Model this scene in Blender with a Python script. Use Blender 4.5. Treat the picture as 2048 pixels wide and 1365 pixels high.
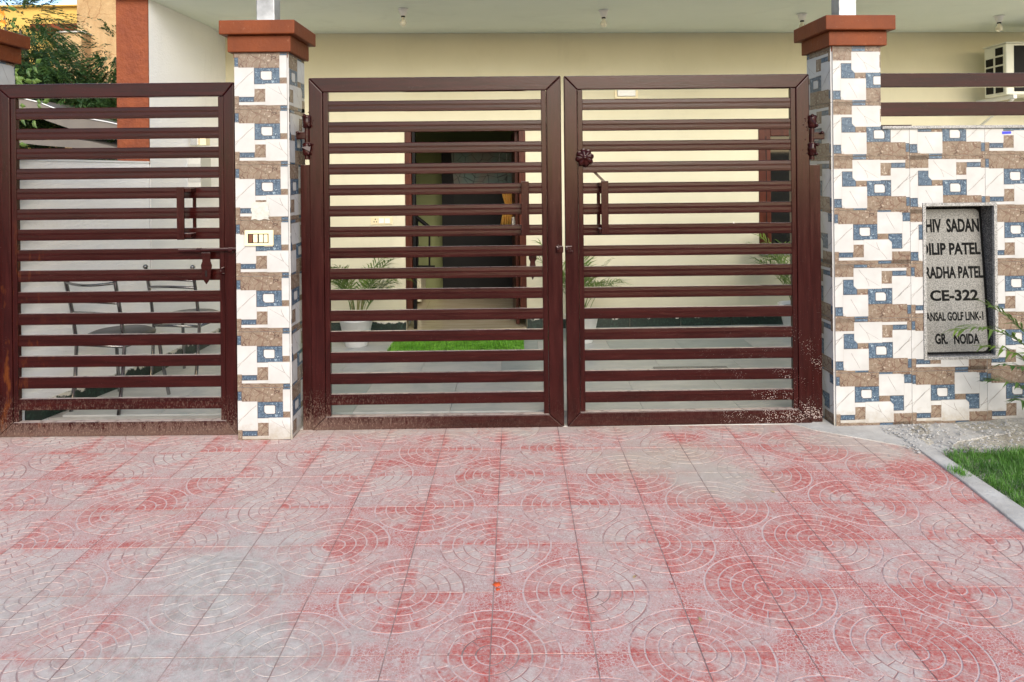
import bpy, math, random
from mathutils import Matrix, Vector
R = random.Random(7)
scn = bpy.context.scene
for o in list(bpy.data.objects): bpy.data.objects.remove(o)
col = scn.collection
PI = math.pi
# ------------------------------------------------------------------ camera
F, CX, CY, ROLL, EYE = 1408.0, 1030.0, 350.0, 0.0105, 1.5
cam = bpy.data.cameras.new('camera'); camo = bpy.data.objects.new('camera', cam); col.objects.link(camo)
cam.sensor_width = 36; cam.lens = 36*F/2048; cam.clip_end = 2000; cam.clip_start = .05
cam.shift_x = -(CX-1024)/2048; cam.shift_y = -(682.5-CY)/2048
camo.matrix_world = Matrix.Translation((0,0,EYE)) @ Matrix.Rotation(PI/2,4,'X') @ Matrix.Rotation(-ROLL,4,'Z')
scn.camera = camo
# ------------------------------------------------------------------ world, sun, exposure
SUN_EL, SUN_AZ = math.radians(28), math.radians(168)      # azimuth measured from +Y clockwise; sun stands behind the camera
w = bpy.data.worlds.new('World'); scn.world = w; w.use_nodes = True
wn = w.node_tree; sky = wn.nodes.new('ShaderNodeTexSky'); sky.sky_type = 'NISHITA'; sky.sun_disc = False
sky.sun_elevation = SUN_EL; sky.sun_rotation = SUN_AZ; sky.air_density = 1.0; sky.dust_density = 1.5; sky.ozone_density = 1.0
bg = wn.nodes['Background']; bg.inputs[1].default_value = .15
wn.links.new(sky.outputs[0], bg.inputs[0])
sl = bpy.data.lights.new('sun', 'SUN'); sl.energy = 1.5; sl.angle = math.radians(38); sl.color = (1,.94,.85)
so = bpy.data.objects.new('sun', sl); col.objects.link(so)
sd = Vector((math.sin(SUN_AZ)*math.cos(SUN_EL), math.cos(SUN_AZ)*math.cos(SUN_EL), math.sin(SUN_EL)))
so.rotation_euler = sd.to_track_quat('Z','Y').to_euler()
scn.view_settings.view_transform = 'Standard'; scn.view_settings.look = 'None'
scn.view_settings.gamma = 1; scn.view_settings.exposure = 1.07; scn.view_settings.use_curve_mapping = False
scn.render.engine = 'CYCLES'
scn.cycles.max_bounces = 8; scn.cycles.diffuse_bounces = 5

# ------------------------------------------------------------------ helpers
def W(px, py, Y):
    """place seen at photo position px,py at distance Y"""
    u, v = px-CX, CY-py; c, s = math.cos(ROLL), math.sin(ROLL)
    return Vector(((u*c+v*s)*Y/F, Y, EYE+(-u*s+v*c)*Y/F))
def ground(px, py, z=0):
    u, v = px-CX, CY-py; c, s = math.cos(ROLL), math.sin(ROLL)
    Y = (z-EYE)*F/(-u*s+v*c); return W(px, py, Y)
class G:
    def __init__(s, name):
        s.m = bpy.data.materials.new(name); s.m.use_nodes = True; s.t = s.m.node_tree
        s.b = s.t.nodes['Principled BSDF']
    def n(s, ty, **k):
        x = s.t.nodes.new(ty)
        for a, v in k.items():
            if a.startswith('_'): setattr(x, a[1:], v)
            else: s.set(x.inputs[int(a[1:])] if a[0]=='i' and a[1:].isdigit() else x.inputs[a], v)
        return x
    def set(s, sock, v):
        if isinstance(v, bpy.types.NodeSocket): s.t.links.new(v, sock)
        elif isinstance(v, (tuple, list)) and len(v)==3 and sock.type=='RGBA': sock.default_value = (*v,1)
        else: sock.default_value = v
    def obj(s): return s.n('ShaderNodeTexCoord').outputs['Object']
    def pos(s): return s.n('ShaderNodeNewGeometry').outputs['Position']
    def map(s, v, scale=(1,1,1), loc=(0,0,0)): return s.n('ShaderNodeMapping', Vector=v, Scale=scale, Location=loc).outputs[0]
    def noise(s, v, sc, det=4, ro=.55, dist=0):
        return s.n('ShaderNodeTexNoise', Vector=v, Scale=sc, Detail=det, Roughness=ro, Distortion=dist).outputs[0]
    def vor(s, v, sc, feat='DISTANCE_TO_EDGE', out=0, rnd=1):
        x = s.n('ShaderNodeTexVoronoi', _feature=feat, Vector=v, Scale=sc, Randomness=rnd); return x.outputs[out]
    def mr(s, v, a, b, c=0, d=1): return s.n('ShaderNodeMapRange', i0=v, i1=a, i2=b, i3=c, i4=d).outputs[0]
    def mix(s, f, a, b):
        x = s.t.nodes.new('ShaderNodeMix'); x.data_type = 'RGBA'
        s.set(x.inputs[0], f); s.set(x.inputs[6], a); s.set(x.inputs[7], b); return x.outputs[2]
    def ma(s, op, a, b=0): return s.n('ShaderNodeMath', _operation=op, i0=a, i1=b).outputs[0]
    def sep(s, v): return s.n('ShaderNodeSeparateXYZ', Vector=v).outputs
    def rnd(s): return s.n('ShaderNodeObjectInfo').outputs['Random']
    def bump(s, h, st=.3, d=.005):
        s.set(s.b.inputs['Normal'], s.n('ShaderNodeBump', Height=h, Strength=st, Distance=d).outputs[0])
    def out(s, color=None, rough=None, metal=None, spec=None, coat=None):
        if color is not None: s.set(s.b.inputs['Base Color'], color)
        if rough is not None: s.set(s.b.inputs['Roughness'], rough)
        if metal is not None: s.set(s.b.inputs['Metallic'], metal)
        if spec is not None: s.set(s.b.inputs['Specular IOR Level'], spec)
        if coat is not None: s.set(s.b.inputs['Coat Weight'], coat); s.b.inputs['Coat Roughness'].default_value=.12
        return s.m
MX = {}
def mixed(name, c1, c2, sc=6, rough=.6, bump=.15, bs=60, bd=.002, metal=0, world=False, stretch=(1,1,1), spec=.5, coat=None, det=5):
    g = G(name); v = g.map(g.pos() if world else g.obj(), stretch)
    f = g.mr(g.noise(v, sc, det), .3, .7)
    if bump: g.bump(g.noise(v, bs, 4), bump, bd)
    return g.out(g.mix(f, c1, c2), rough, metal, spec, coat)

class MB:
    def __init__(s): s.v=[]; s.f=[]; s.m=[]; s.T=Matrix.Identity(4); s.sm=[]
    def add(s, vs, fs, mi=0, smooth=False):
        b=len(s.v); s.v += [s.T@Vector(v) for v in vs]
        for f in fs: s.f.append([b+i for i in f]); s.m.append(mi); s.sm.append(smooth)
    def box(s, x0,x1,y0,y1,z0,z1, mi=0):
        if x0>x1:x0,x1=x1,x0
        if y0>y1:y0,y1=y1,y0
        if z0>z1:z0,z1=z1,z0
        s.add([(x0,y0,z0),(x1,y0,z0),(x1,y1,z0),(x0,y1,z0),(x0,y0,z1),(x1,y0,z1),(x1,y1,z1),(x0,y1,z1)],
              [(0,3,2,1),(4,5,6,7),(0,1,5,4),(1,2,6,5),(2,3,7,6),(3,0,4,7)],mi)
    def prism(s, poly, y0, y1, mi=0, ax='y'):
        """poly as (x,z), counter-clockwise seen from -y; extruded y0..y1"""
        a=sum(poly[i][0]*poly[(i+1)%len(poly)][1]-poly[(i+1)%len(poly)][0]*poly[i][1] for i in range(len(poly)))
        if a<0: poly=poly[::-1]
        n=len(poly)
        P=lambda p,y: (p[0],y,p[1]) if ax=='y' else ((p[0],p[1],y) if ax=='z' else (y,p[0],p[1]))
        vs=[P(p,y0) for p in poly]+[P(p,y1) for p in poly]
        fs=[tuple(range(n)), tuple(range(2*n-1,n-1,-1))]+[(i,i+n,(i+1)%n+n,(i+1)%n) for i in range(n)]
        if ax!='y': fs=[f[::-1] for f in fs]
        s.add(vs,fs,mi)
    def tube(s, pts, r, n=8, mi=0, cap=True):
        pts=[Vector(p) for p in pts]; rs=r if isinstance(r,(list,tuple)) else [r]*len(pts)
        vs=[];fs=[]; up=None
        for i,p in enumerate(pts):
            d=(pts[min(i+1,len(pts)-1)]-pts[max(i-1,0)]).normalized()
            if up is None: up=Vector((0,0,1)) if abs(d.z)<.9 else Vector((1,0,0))
            a=d.cross(up).normalized(); b=a.cross(d).normalized(); up=b
            for k in range(n):
                t=2*PI*k/n; vs.append(p+(a*math.cos(t)+b*math.sin(t))*rs[i])
        for i in range(len(pts)-1):
            for k in range(n): fs.append((i*n+k,i*n+(k+1)%n,(i+1)*n+(k+1)%n,(i+1)*n+k))
        s.add(vs,fs,mi,True)
        if cap:
            m=(len(pts)-1)*n; s.add(vs[:n],[tuple(range(n))[::-1]],mi); s.add(vs[m:],[tuple(range(n))],mi)
    def lathe(s, prof, c=(0,0,0), n=24, mi=0, jit=0, lobes=None):
        vs=[];fs=[]
        for r,z in prof:
            for k in range(n):
                t=2*PI*k/n; q=r*(1+R.uniform(-jit,jit))*(1+(lobes[1]*abs(math.cos(lobes[0]*t/2)) if lobes else 0))
                vs.append((c[0]+q*math.cos(t),c[1]+q*math.sin(t),c[2]+z))
        for i in range(len(prof)-1):
            for k in range(n): fs.append((i*n+k,i*n+(k+1)%n,(i+1)*n+(k+1)%n,(i+1)*n+k))
        s.add(vs,fs,mi,True)
    def build(s, name, mats, parent=None, bevel=0, seg=2, shared=None):
        me=bpy.data.meshes.new(name)
        inv = FR[parent.name].inverted() if parent is not None and parent.name in FR else Matrix.Identity(4)
        me.from_pydata([inv@v for v in s.v],[],s.f)
        for m in (mats if isinstance(mats,(list,tuple)) else [mats]): me.materials.append(m)
        me.polygons.foreach_set('material_index',s.m); me.polygons.foreach_set('use_smooth',s.sm); me.update()
        o=bpy.data.objects.new(name,me); col.objects.link(o)
        if parent is not None: o.parent=parent; FR[o.name]=FR.get(parent.name,Matrix.Identity(4))
        if bevel:
            b=o.modifiers.new('bevel','BEVEL'); b.width=bevel; b.segments=seg; b.limit_method='ANGLE'; b.angle_limit=math.radians(25)
        return o
FR={}
def fr(loc, rz=0): return Matrix.Translation(loc)@Matrix.Rotation(rz,4,'Z')
def thing(name,label,cat,loc=(0,0,0),rz=0,group=None):
    o=bpy.data.objects.new(name,None); o.empty_display_size=.1; col.objects.link(o)
    o.location=loc; o.rotation_euler=(0,0,rz); FR[o.name]=fr(loc,rz)
    o['label']=label; o['category']=cat
    if group:o['group']=group
    return o
def tag(o,label,cat,group=None):
    o['label']=label;o['category']=cat
    if group:o['group']=group
    return o
def struct(o,label=None):
    o['kind']='structure'
    if label:o['label']=label
    return o
def inst(src,name,parent,loc,rz=0,rot=None):
    o=src.copy(); o.name=name; col.objects.link(o)
    if parent: o.parent=parent
    o.location=loc; o.rotation_euler=rot if rot else (0,0,rz); return o
def copy_tree(o,parent=None,ch=None):
    c=o.copy(); col.objects.link(c); c.parent=parent
    for k in o.children: copy_tree(k,c)
    return c

# ------------------------------------------------------------------ materials
def gate_paint(vert=False):
    g=G('maroon_gloss_paint_upright' if vert else 'maroon_gloss_paint'); p=g.pos()
    z=g.sep(p)[2]; x=g.sep(p)[0]
    sc=(12,12,1.0) if vert else (1.0,1.0,12)
    n1=g.noise(g.map(p,sc),3.5,6,.6,.6)
    base=g.mix(g.mr(n1,.35,.7),(.016,.0026,.0022),(.030,.0044,.0038))
    base=g.mix(g.mr(g.noise(g.map(p,sc),6,6,.7,1),.60,.78,0,.35),base,(.10,.036,.030))
    lf=g.mr(x,-.3,-1.2,.12,1)
    dust=g.ma('MULTIPLY',g.mr(z,.26,.04,0,.8),g.mr(g.noise(g.map(p,(1,1,.45)),150,4,.75),.53,.62))
    base=g.mix(g.ma('MULTIPLY',dust,lf),base,(.20,.14,.11))
    low=g.mr(g.ma('ADD',z,g.mr(g.noise(g.map(p,(1,1,.4)),45,5,.75),.25,.75,-.075,.075)),.10,.03,0,.5); base=g.mix(g.ma('MULTIPLY',low,lf),base,(.15,.10,.08))
    den=g.ma('ADD',.034,g.mr(g.ma('MULTIPLY',g.mr(x,.9,1.85),g.mr(z,.75,.05)),0,1,0,.22))
    sp=g.vor(p,125,'F1'); fl=g.noise(p,9,2); spk=g.ma('LESS_THAN',sp,g.ma('MULTIPLY',den,g.mr(fl,.42,.62,.2,1.7)))
    base=g.mix(g.ma('MULTIPLY',spk,.85),base,(.42,.35,.32))
    rust=g.ma('MULTIPLY',g.mr(g.noise(g.map(p,(9,9,2.2)),2.3,5,.65),.56,.68),g.ma('MULTIPLY',g.mr(x,-2.6,-2.95),g.mr(z,1.45,.9)))
    base=g.mix(g.ma('MULTIPLY',rust,.45),base,(.16,.045,.008))
    nz=g.sep(g.n('ShaderNodeNewGeometry').outputs['True Normal'])[2]
    top=g.ma('MULTIPLY',g.mr(nz,.75,.95),g.mr(g.noise(p,25,4),.3,.5,.35,.9)); base=g.mix(top,base,(.42,.34,.30))
    h=g.ma('ADD',g.noise(g.map(p,(18,18,2) if vert else (2,2,18)),9,5,.65,.5),g.ma('MULTIPLY',g.noise(p,150,3),.4))
    g.bump(h,.32,.0016)
    return g.out(base,g.mr(n1,.3,.7,.12,.24),spec=.22)
M_gate=gate_paint(); M_gatev=gate_paint(True)
def white_tile():
    g=G('glazed_white_marble'); o=g.obj()
    c=g.mix(g.mr(g.noise(o,9,4),.35,.7),(.47,.466,.457),(.395,.39,.38)); pz=g.sep(g.pos())[2]; c=g.mix(g.ma('MULTIPLY',g.mr(g.ma('ADD',pz,g.mr(g.noise(g.pos(),30,5,.7),.25,.75,-.05,.05)),.10,.0),.75),c,(.28,.24,.18)); c=g.mix(g.mr(g.noise(g.pos(),2.2,4),.45,.7,0,.35),c,(.37,.365,.35)); g.bump(g.noise(o,25,3),.03,.001); return g.out(c,.16,spec=.22)
def brown_tile():
    g=G('glazed_brown_rock'); o=g.obj()
    d=g.n('ShaderNodeTexNoise',Vector=o,Scale=22.,Detail=4.); v=g.n('ShaderNodeVectorMath',_operation='ADD',i0=o,i1=g.n('ShaderNodeVectorMath',_operation='SCALE',i0=d.outputs[1],Scale=.03).outputs[0]).outputs[0]
    e=g.ma('MAXIMUM',g.mr(g.vor(v,24),.0,.085),g.mr(g.noise(o,14,2),.45,.62)); e2=g.mr(g.vor(g.map(v,(1,1,1),(.3,.1,.2)),11),.0,.012)
    c=g.mix(g.noise(v,34,5,.7,1.2),(.11,.078,.056),(.27,.212,.16)); c=g.mix(g.mr(g.noise(g.map(v,(1,1,1),(3,1,2)),30,4,.6,2.2),.58,.68),c,(.37,.31,.25))
    c=g.mix(e,(.13,.075,.055),c); c=g.mix(e2,(.05,.03,.025),c)
    g.bump(g.ma('MULTIPLY',e,1),.12,.0008); return g.out(c,.22,spec=.22)
def blue_tile():
    g=G('glazed_blue_rock'); o=g.obj()
    n=g.noise(o,30,5,.6,2.6); c=g.mix(g.mr(n,.3,.7),(.035,.056,.088),(.105,.150,.200))
    c=g.mix(g.mr(g.noise(g.map(o,(1,1,1),(2,0,1)),38,3,.5,3.5),.60,.68),c,(.28,.35,.40))
    e=g.mr(g.vor(g.map(o,(1,1,1.3),(0,.2,.4)),16),.0,.02); return g.out(g.mix(e,(.02,.025,.04),c),.18,spec=.22)
M_tw,M_tk,M_tu=white_tile(),brown_tile(),blue_tile()
M_line=mixed('tile_dark_line',(.03,.03,.04),(.05,.045,.05),rough=.3,bump=0)
M_vein=mixed('tile_grey_vein',(.20,.185,.17),(.36,.34,.32),sc=40,rough=.2,bump=0)
M_edge=mixed('tile_grey_edge',(.36,.345,.325),(.42,.40,.38),rough=.25,bump=0)
M_grout=mixed('grout',(.50,.47,.42),(.6,.57,.53),sc=20,rough=.9)
def cap_paint():
    g=G('orange_wall_paint'); p=g.pos(); c=g.mix(g.mr(g.noise(p,5,5),.3,.7),(.115,.025,.005),(.165,.037,.007))
    c=g.mix(g.mr(g.noise(g.map(p,(14,14,1.2)),2,5,.7),.55,.75,0,.5),c,(.085,.022,.007)); c=g.mix(g.mr(g.noise(p,45,5,.8),.62,.7,0,.6),c,(.30,.15,.09))
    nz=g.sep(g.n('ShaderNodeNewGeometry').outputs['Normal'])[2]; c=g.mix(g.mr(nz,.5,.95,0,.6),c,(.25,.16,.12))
    g.bump(g.ma('ADD',g.noise(p,55,4),g.ma('MULTIPLY',g.noise(p,6,3),2)),.4,.005); return g.out(c,.6,spec=.25)
M_orange=cap_paint()
M_orangef=mixed('orange_textured_paint',(.15,.030,.006),(.21,.047,.009),sc=9,rough=.75,bump=.9,bs=38,bd=.012)
def plaster(name,c1,c2,bd=.004,bs=45,st=.5):
    g=G(name); p=g.pos(); g.bump(g.noise(g.map(p,(1,1,1.6)),bs,4,.6,.4),st,bd)
    c=g.mix(g.mr(g.noise(p,1.3,5),.3,.7),c1,c2); c=g.mix(g.mr(g.noise(g.map(p,(2,2,.8)),1.1,6,.7,.6),.54,.72,0,.16),c,tuple(q*.6 for q in c1)); return g.out(c,.85)
M_cream=plaster('cream_plaster',(.60,.56,.40),(.67,.63,.465),.0015,70,.3)
M_white=plaster('white_textured_plaster',(.83,.82,.80),(.88,.87,.86),.006,42,.8)
M_ceil=plaster('ceiling_paint',(.74,.81,.73),(.80,.86,.78),.001,30,.15)
M_conc=mixed('grey_concrete',(.34,.32,.29),(.52,.50,.46),sc=7,rough=.9,bump=.6,bs=70,bd=.006,world=True)
def dirt_mat():
    g=G('dry_dirt_and_grit'); p=g.pos(); c=g.mix(g.mr(g.noise(p,5,5),.35,.65),(.34,.30,.23),(.50,.46,.38))
    e=g.vor(g.map(p,(1,1.7,1)),55,'F1'); m=g.ma('MULTIPLY',g.mr(e,.38,.28),g.mr(g.noise(p,6,3),.45,.56))
    c=g.mix(m,c,(.2,.2,.2)); g.bump(g.ma('ADD',g.noise(p,60,4),g.mr(e,.4,.1)),.8,.01); return g.out(c,.95)
M_dirt=dirt_mat()
M_asph=mixed('asphalt',(.05,.05,.05),(.08,.078,.075),sc=20,rough=.9,world=True)
def granite(name,a,b,th=.5):
    g=G(name); o=g.obj(); n=g.noise(o,170,3,.7); c=g.mix(g.mr(n,th-.06,th+.06),a,b); c=g.mix(g.mr(g.noise(g.map(o,(1,1,1),(3,3,3)),230,2),.62,.66),c,(.05,.05,.05)); return g.out(c,.4)
M_gran=granite('grey_granite',(.16,.157,.15),(.38,.37,.355))
M_grand=granite('dark_stippled_granite',(.03,.03,.032),(.28,.27,.26),.55)
M_plaque=granite('plaque_stone',(.10,.098,.092),(.22,.215,.20))
M_black=mixed('black_lettering',(.005,.005,.005),(.008,.008,.008),rough=.8,bump=0,spec=.1)
M_steel=mixed('brushed_steel',(.6,.6,.6),(.75,.75,.74),sc=8,rough=.25,metal=1,bump=.02)
M_chrome=mixed('chrome_tube',(.16,.16,.165),(.30,.30,.30),rough=.16,metal=1,bump=0)
M_vinyl=mixed('black_vinyl',(.03,.03,.033),(.045,.045,.05),rough=.4,bump=.1)
M_plast=mixed('ivory_plastic',(.72,.62,.38),(.76,.67,.44),rough=.35,bump=0)
M_wplast=mixed('white_plastic',(.72,.72,.70),(.78,.78,.76),rough=.35,bump=0)
M_wood=mixed('dark_red_wood',(.045,.011,.006),(.085,.02,.010),sc=5,rough=.35,stretch=(8,8,1),bump=.15,spec=.2)
M_dark=mixed('dark_lacquer',(.004,.004,.0045),(.007,.0065,.0065),rough=.5,bump=0,spec=.15)
M_brass=mixed('indicator_brown',(.10,.035,.015),(.14,.05,.02),rough=.3,bump=0)
def leaf(name,a,b,tr=.25):
    g=G(name); c=g.mix(g.mr(g.noise(g.pos(),7,3),.35,.65),a,b); g.out(c,.45)
    m=g.t.nodes.new('ShaderNodeMixShader'); t=g.n('ShaderNodeBsdfTranslucent',Color=c); m.inputs[0].default_value=tr
    g.t.links.new(g.b.outputs[0],m.inputs[1]); g.t.links.new(t.outputs[0],m.inputs[2]); g.t.links.new(m.outputs[0],g.t.nodes['Material Output'].inputs[0]); return g.m
M_leafd=leaf('tree_leaf',(.02,.05,.014),(.06,.12,.025))
M_palm=leaf('palm_leaf',(.06,.12,.02),(.16,.24,.04))
M_palmy=leaf('palm_leaf_dark',(.03,.08,.02),(.10,.18,.04))
M_grass=leaf('grass_blade',(.045,.13,.014),(.12,.28,.035))
M_turf=leaf('turf_fibre',(.16,.44,.03),(.28,.62,.07))
M_stem=mixed('palm_stem',(.16,.17,.05),(.26,.24,.08),sc=30,rough=.6)
M_bark=mixed('bark',(.07,.05,.035),(.13,.10,.07),sc=30,rough=.9,bump=.6)
def skirting():
    g=G('green_marble_skirting'); p=g.pos(); v=g.noise(g.map(p,(1,1,1)),26,5,.7,2)
    c=g.mix(g.mr(v,.5,.72),(.006,.016,.012),(.035,.085,.06))
    z=g.sep(p)[2]; wv=g.ma('ADD',z,g.mr(g.noise(p,14,5,.7),.2,.8,-.05,.05))
    return g.out(g.mix(g.mr(wv,.128,.136),c,(.66,.63,.55)),.3)
M_skirt=skirting()
def porch_stone():
    g=G('grey_green_floor_stone'); p=g.pos(); r=g.rnd()
    v=g.n('ShaderNodeVectorMath',_operation='ADD',i0=g.map(p,(1,2.2,1)),i1=g.n('ShaderNodeCombineXYZ',X=g.ma('MULTIPLY',r,9),Y=g.ma('MULTIPLY',r,5)).outputs[0]).outputs[0]
    c=g.mix(g.mr(g.noise(v,3,6,.65,1.5),.35,.7),(.56,.55,.515),(.41,.43,.41)); c=g.mix(g.mr(r,.82,.9,0,.55),c,(.20,.28,.28))
    return g.out(c,g.mr(g.noise(p,8,3),.3,.7,.28,.42))
M_porch=porch_stone()
# pavers: worn pigment; mask shared by the raised bricks and the joints
def paver(kind):
    g=G('paver_'+kind); p=g.pos(); x,y,_=g.sep(p); r=g.rnd()
    ro=g.n('ShaderNodeCombineXYZ',X=g.ma('MULTIPLY',r,7.),Y=g.ma('MULTIPLY',r,3.)).outputs[0]
    pv=g.n('ShaderNodeVectorMath',_operation='ADD',i0=p,i1=ro).outputs[0]
    big=g.noise(p,1.3,4,.6,.4); med=g.noise(pv,5.5,6,.68,.5); fine=g.noise(p,55,5,.75); mid=g.noise(p,17,5,.7,.3)
    red=g.ma('ADD',g.ma('MULTIPLY',big,.7),g.ma('ADD',g.ma('MULTIPLY',med,1.45),g.ma('ADD',g.ma('MULTIPLY',fine,.55),g.ma('MULTIPLY',mid,.5))))
    red=g.ma('ADD',red,g.mr(x,-2.5,2.2,-.13,.12))
    # rubbed and painted edges of each tile
    o=g.obj(); ox,oy,_=g.sep(o)
    ed=g.ma('MINIMUM',g.ma('SUBTRACT',.165,g.ma('ABSOLUTE',ox)),g.ma('SUBTRACT',.165,g.ma('ABSOLUTE',oy)))
    red=g.ma('ADD',red,g.mr(ed,.0,.045,.17,0))
    red=g.ma('ADD',red,g.mr(r,0,1,-.13,.13))
    m=g.ma('MULTIPLY',g.mr(red,1.47,1.80),g.mr(g.noise(p,62,5,.8),.36,.60,.38,1)); m=g.ma('MAXIMUM',m,g.mr(g.noise(pv,30,6,.8,.4),.56,.72,0,.55))                      # 0 worn pale .. 1 fresh red
    RED=g.mix(g.mr(mid,.35,.65),(.38,.046,.036),(.45,.10,.08))
    PALE=g.mix(g.mr(mid,.35,.7),(.47,.35,.31),(.57,.50,.45))
    PALE=g.mix(g.mr(g.noise(pv,48,4,.8),.42,.62,0,.55),PALE,(.40,.225,.205)); PALE=g.mix(g.mr(g.noise(p,2.3,3),.5,.68,0,.6),PALE,(.49,.44,.40))
    bc=g.mix(m,PALE,RED); bc=g.mix(g.ma('MULTIPLY',g.mr(g.noise(p,95,4,.85),.54,.66),.42),bc,(.66,.60,.56)); bc=g.mix(g.ma('MULTIPLY',g.mr(g.noise(g.map(p,(1,1,1),(9,4,0)),34,6,.85,.6),.56,.66),.38),bc,(.64,.585,.545)); bc=g.mix(g.ma('MULTIPLY',g.mr(g.noise(g.map(p,(1,1,1),(2,8,0)),70,5,.85),.57,.68),.4),bc,(.27,.13,.12))
    gc=g.mix(g.mr(m,.05,.38),(.36,.205,.19),(.56,.43,.40)); gc=g.mix(g.mr(big,.62,.72,0,.6),gc,(.36,.15,.13))
    if kind=='joint': c=gc
    elif kind=='crackle':
        dv=g.n('ShaderNodeVectorMath',_operation='ADD',i0=p,i1=g.n('ShaderNodeVectorMath',_operation='SCALE',i0=g.n('ShaderNodeTexNoise',Vector=p,Scale=60.,Detail=3.).outputs[1],Scale=.012).outputs[0]).outputs[0]
        e=g.mr(g.vor(dv,74),.015,.075); c=g.mix(e,gc,bc)
    else: c=bc
    # cement stain, old spills and ground-in dust
    def blob(cx,cy,rx,ry,soft=.35,ns=3):
        dx=g.ma('DIVIDE',g.ma('SUBTRACT',x,cx),rx); dy=g.ma('DIVIDE',g.ma('SUBTRACT',y,cy),ry)
        d=g.ma('SQRT',g.ma('ADD',g.ma('MULTIPLY',dx,dx),g.ma('MULTIPLY',dy,dy)))
        d=g.ma('ADD',d,g.mr(g.noise(p,ns,6,.7),.2,.8,-.75,.75)); return g.mr(d,1+soft,1-soft)
    gray=g.mix(g.mr(g.noise(p,14,8,.8,.8),.38,.62),(.33,.31,.275),(.52,.49,.445))
    s1=g.ma('MAXIMUM',blob(-1.12,2.62,.34,.32,.5,4),g.ma('MAXIMUM',blob(-.95,2.15,.45,.24,.5,4),g.ma('MULTIPLY',blob(-1.75,2.5,.3,.2,.6,4),.7)))
    c=g.mix(g.ma('MULTIPLY',g.ma('MULTIPLY',s1,g.mr(g.noise(p,40,6,.8),.35,.6,.65,1)),.92),c,gray)
    dust=g.mix(g.mr(g.noise(p,12,4),.3,.7),(.40,.32,.25),(.49,.42,.35))
    s2=g.ma('MAXIMUM',blob(.78,3.68,.34,.20,.5,5),g.ma('MULTIPLY',g.mr(g.ma('ADD',y,g.mr(g.noise(p,6,4),.2,.8,-.1,.1)),4.02,4.17),.9))
    s3=g.ma('MAXIMUM',blob(2.02,3.95,.42,.26,.4,5),blob(.95,3.42,.25,.2,.5,5))
    c=g.mix(g.ma('MULTIPLY',s2,.75),c,dust); c=g.mix(g.ma('MULTIPLY',s3,.8),c,g.mix(.5,dust,gray))
    c=g.mix(g.mr(g.noise(p,2.0,6,.7,.8),.56,.68,0,.55),c,g.mix(.5,gray,dust))
    c=g.mix(g.ma('MULTIPLY',g.mr(g.noise(g.map(p,(1,1,1),(5,2,0)),24,6,.75),.58,.66),.45),c,(.60,.55,.52))
    fl=g.vor(p,6.5,'F1'); c=g.mix(g.ma('LESS_THAN',fl,.022),c,(.68,.66,.64))
    dk=g.vor(g.map(p,(1,1,1),(4,7,0)),5,'F1'); c=g.mix(g.ma('LESS_THAN',dk,.014),c,(.05,.03,.03))
    g.bump(g.ma('ADD',g.noise(p,130,4,.7),g.ma('MULTIPLY',g.noise(p,30,4),1.2)),.5,.003)
    return g.out(c,.78,spec=.3)
M_pb,M_pj,M_pc=paver('brick'),paver('joint'),paver('crackle')

# ------------------------------------------------------------------ ground, pavement
b=MB(); b.box(-400,400,-200,600,-.5,-.06); struct(b.build('ground',M_dirt))
b=MB(); b.box(-60,60,-9,-1.2,-.058,-.05); struct(b.build('road',M_asph))
pave=MB(); pave.box(-6.5,2.20,-1.2,4.182,-.05,-.0018)
pavement=struct(pave.build('pavement',mixed('joint_sand',(.15,.075,.07),(.42,.33,.30),sc=5,rough=.95,bump=.5,world=True)))
TS=.33; gap=.0042
def paver_mesh():
    b=MB(); h=TS/2-gap/2
    b.box(-h,h,-h,h,-.030,-.0015,1)
    def pt(c,r,t,s): return (s[0]*(c+r*math.cos(t)), s[1]*(c+r*math.sin(t)))
    rings=[(0,.131),(.149,.261),(.279,.391),(.409,.521),(.539,.667)]
    nb=[1,2,3,4,5]
    for sgn in ((1,1),(-1,-1)):
        for (r0,r1),n in zip(rings,nb):
            off=.5 if n in(2,4) else 0
            cuts=[0]+[ (k+ (R.uniform(-.08,.08)))/n for k in range(1,n)]+[1]
            for a0,a1 in zip(cuts,cuts[1:]):
                g=.0085/max(r1,.22)
                t0=a0*PI/2+(g if a0>0 else 0); t1=a1*PI/2-(g if a1<1 else 0); ns=4
                pl=[]
                for i in range(ns+1): t=t0+(t1-t0)*i/ns; pl.append((r1*TS,t))
                if r0>0:
                    for i in range(ns,-1,-1): t=t0+(t1-t0)*i/ns; pl.append((r0*TS,t))
                else: pl.append((0,0))
                P=[]
                for r,t in pl:
                    x=-TS/2+r*math.cos(t); y=-TS/2+r*math.sin(t)
                    x=max(-h,min(h,x)); y=max(-h,min(h,y))
                    P.append((x*sgn[0],y*sgn[1]))
                b.prism(P,-.0015,0,0,'z')
        # crackle corner
        P=[(.69,0),(1,0),(1,.31)]+[(1+.69*math.cos(-PI/2-a*PI/4/6),1+.69*math.sin(-PI/2-a*PI/4/6)) for a in range(1,7)]
        P+=[(.69*math.cos(PI/4-a*PI/4/6),.69*math.sin(PI/4-a*PI/4/6)) for a in range(0,6)]
        P=[(max(-h,min(h,(x-.5)*TS))*sgn[0],max(-h,min(h,(y-.5)*TS))*sgn[1]) for x,y in P]
        b.prism(P,-.0015,-.0003,2,'z')
    return b
proto=None
X0,Y0=-.093,2.532
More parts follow.
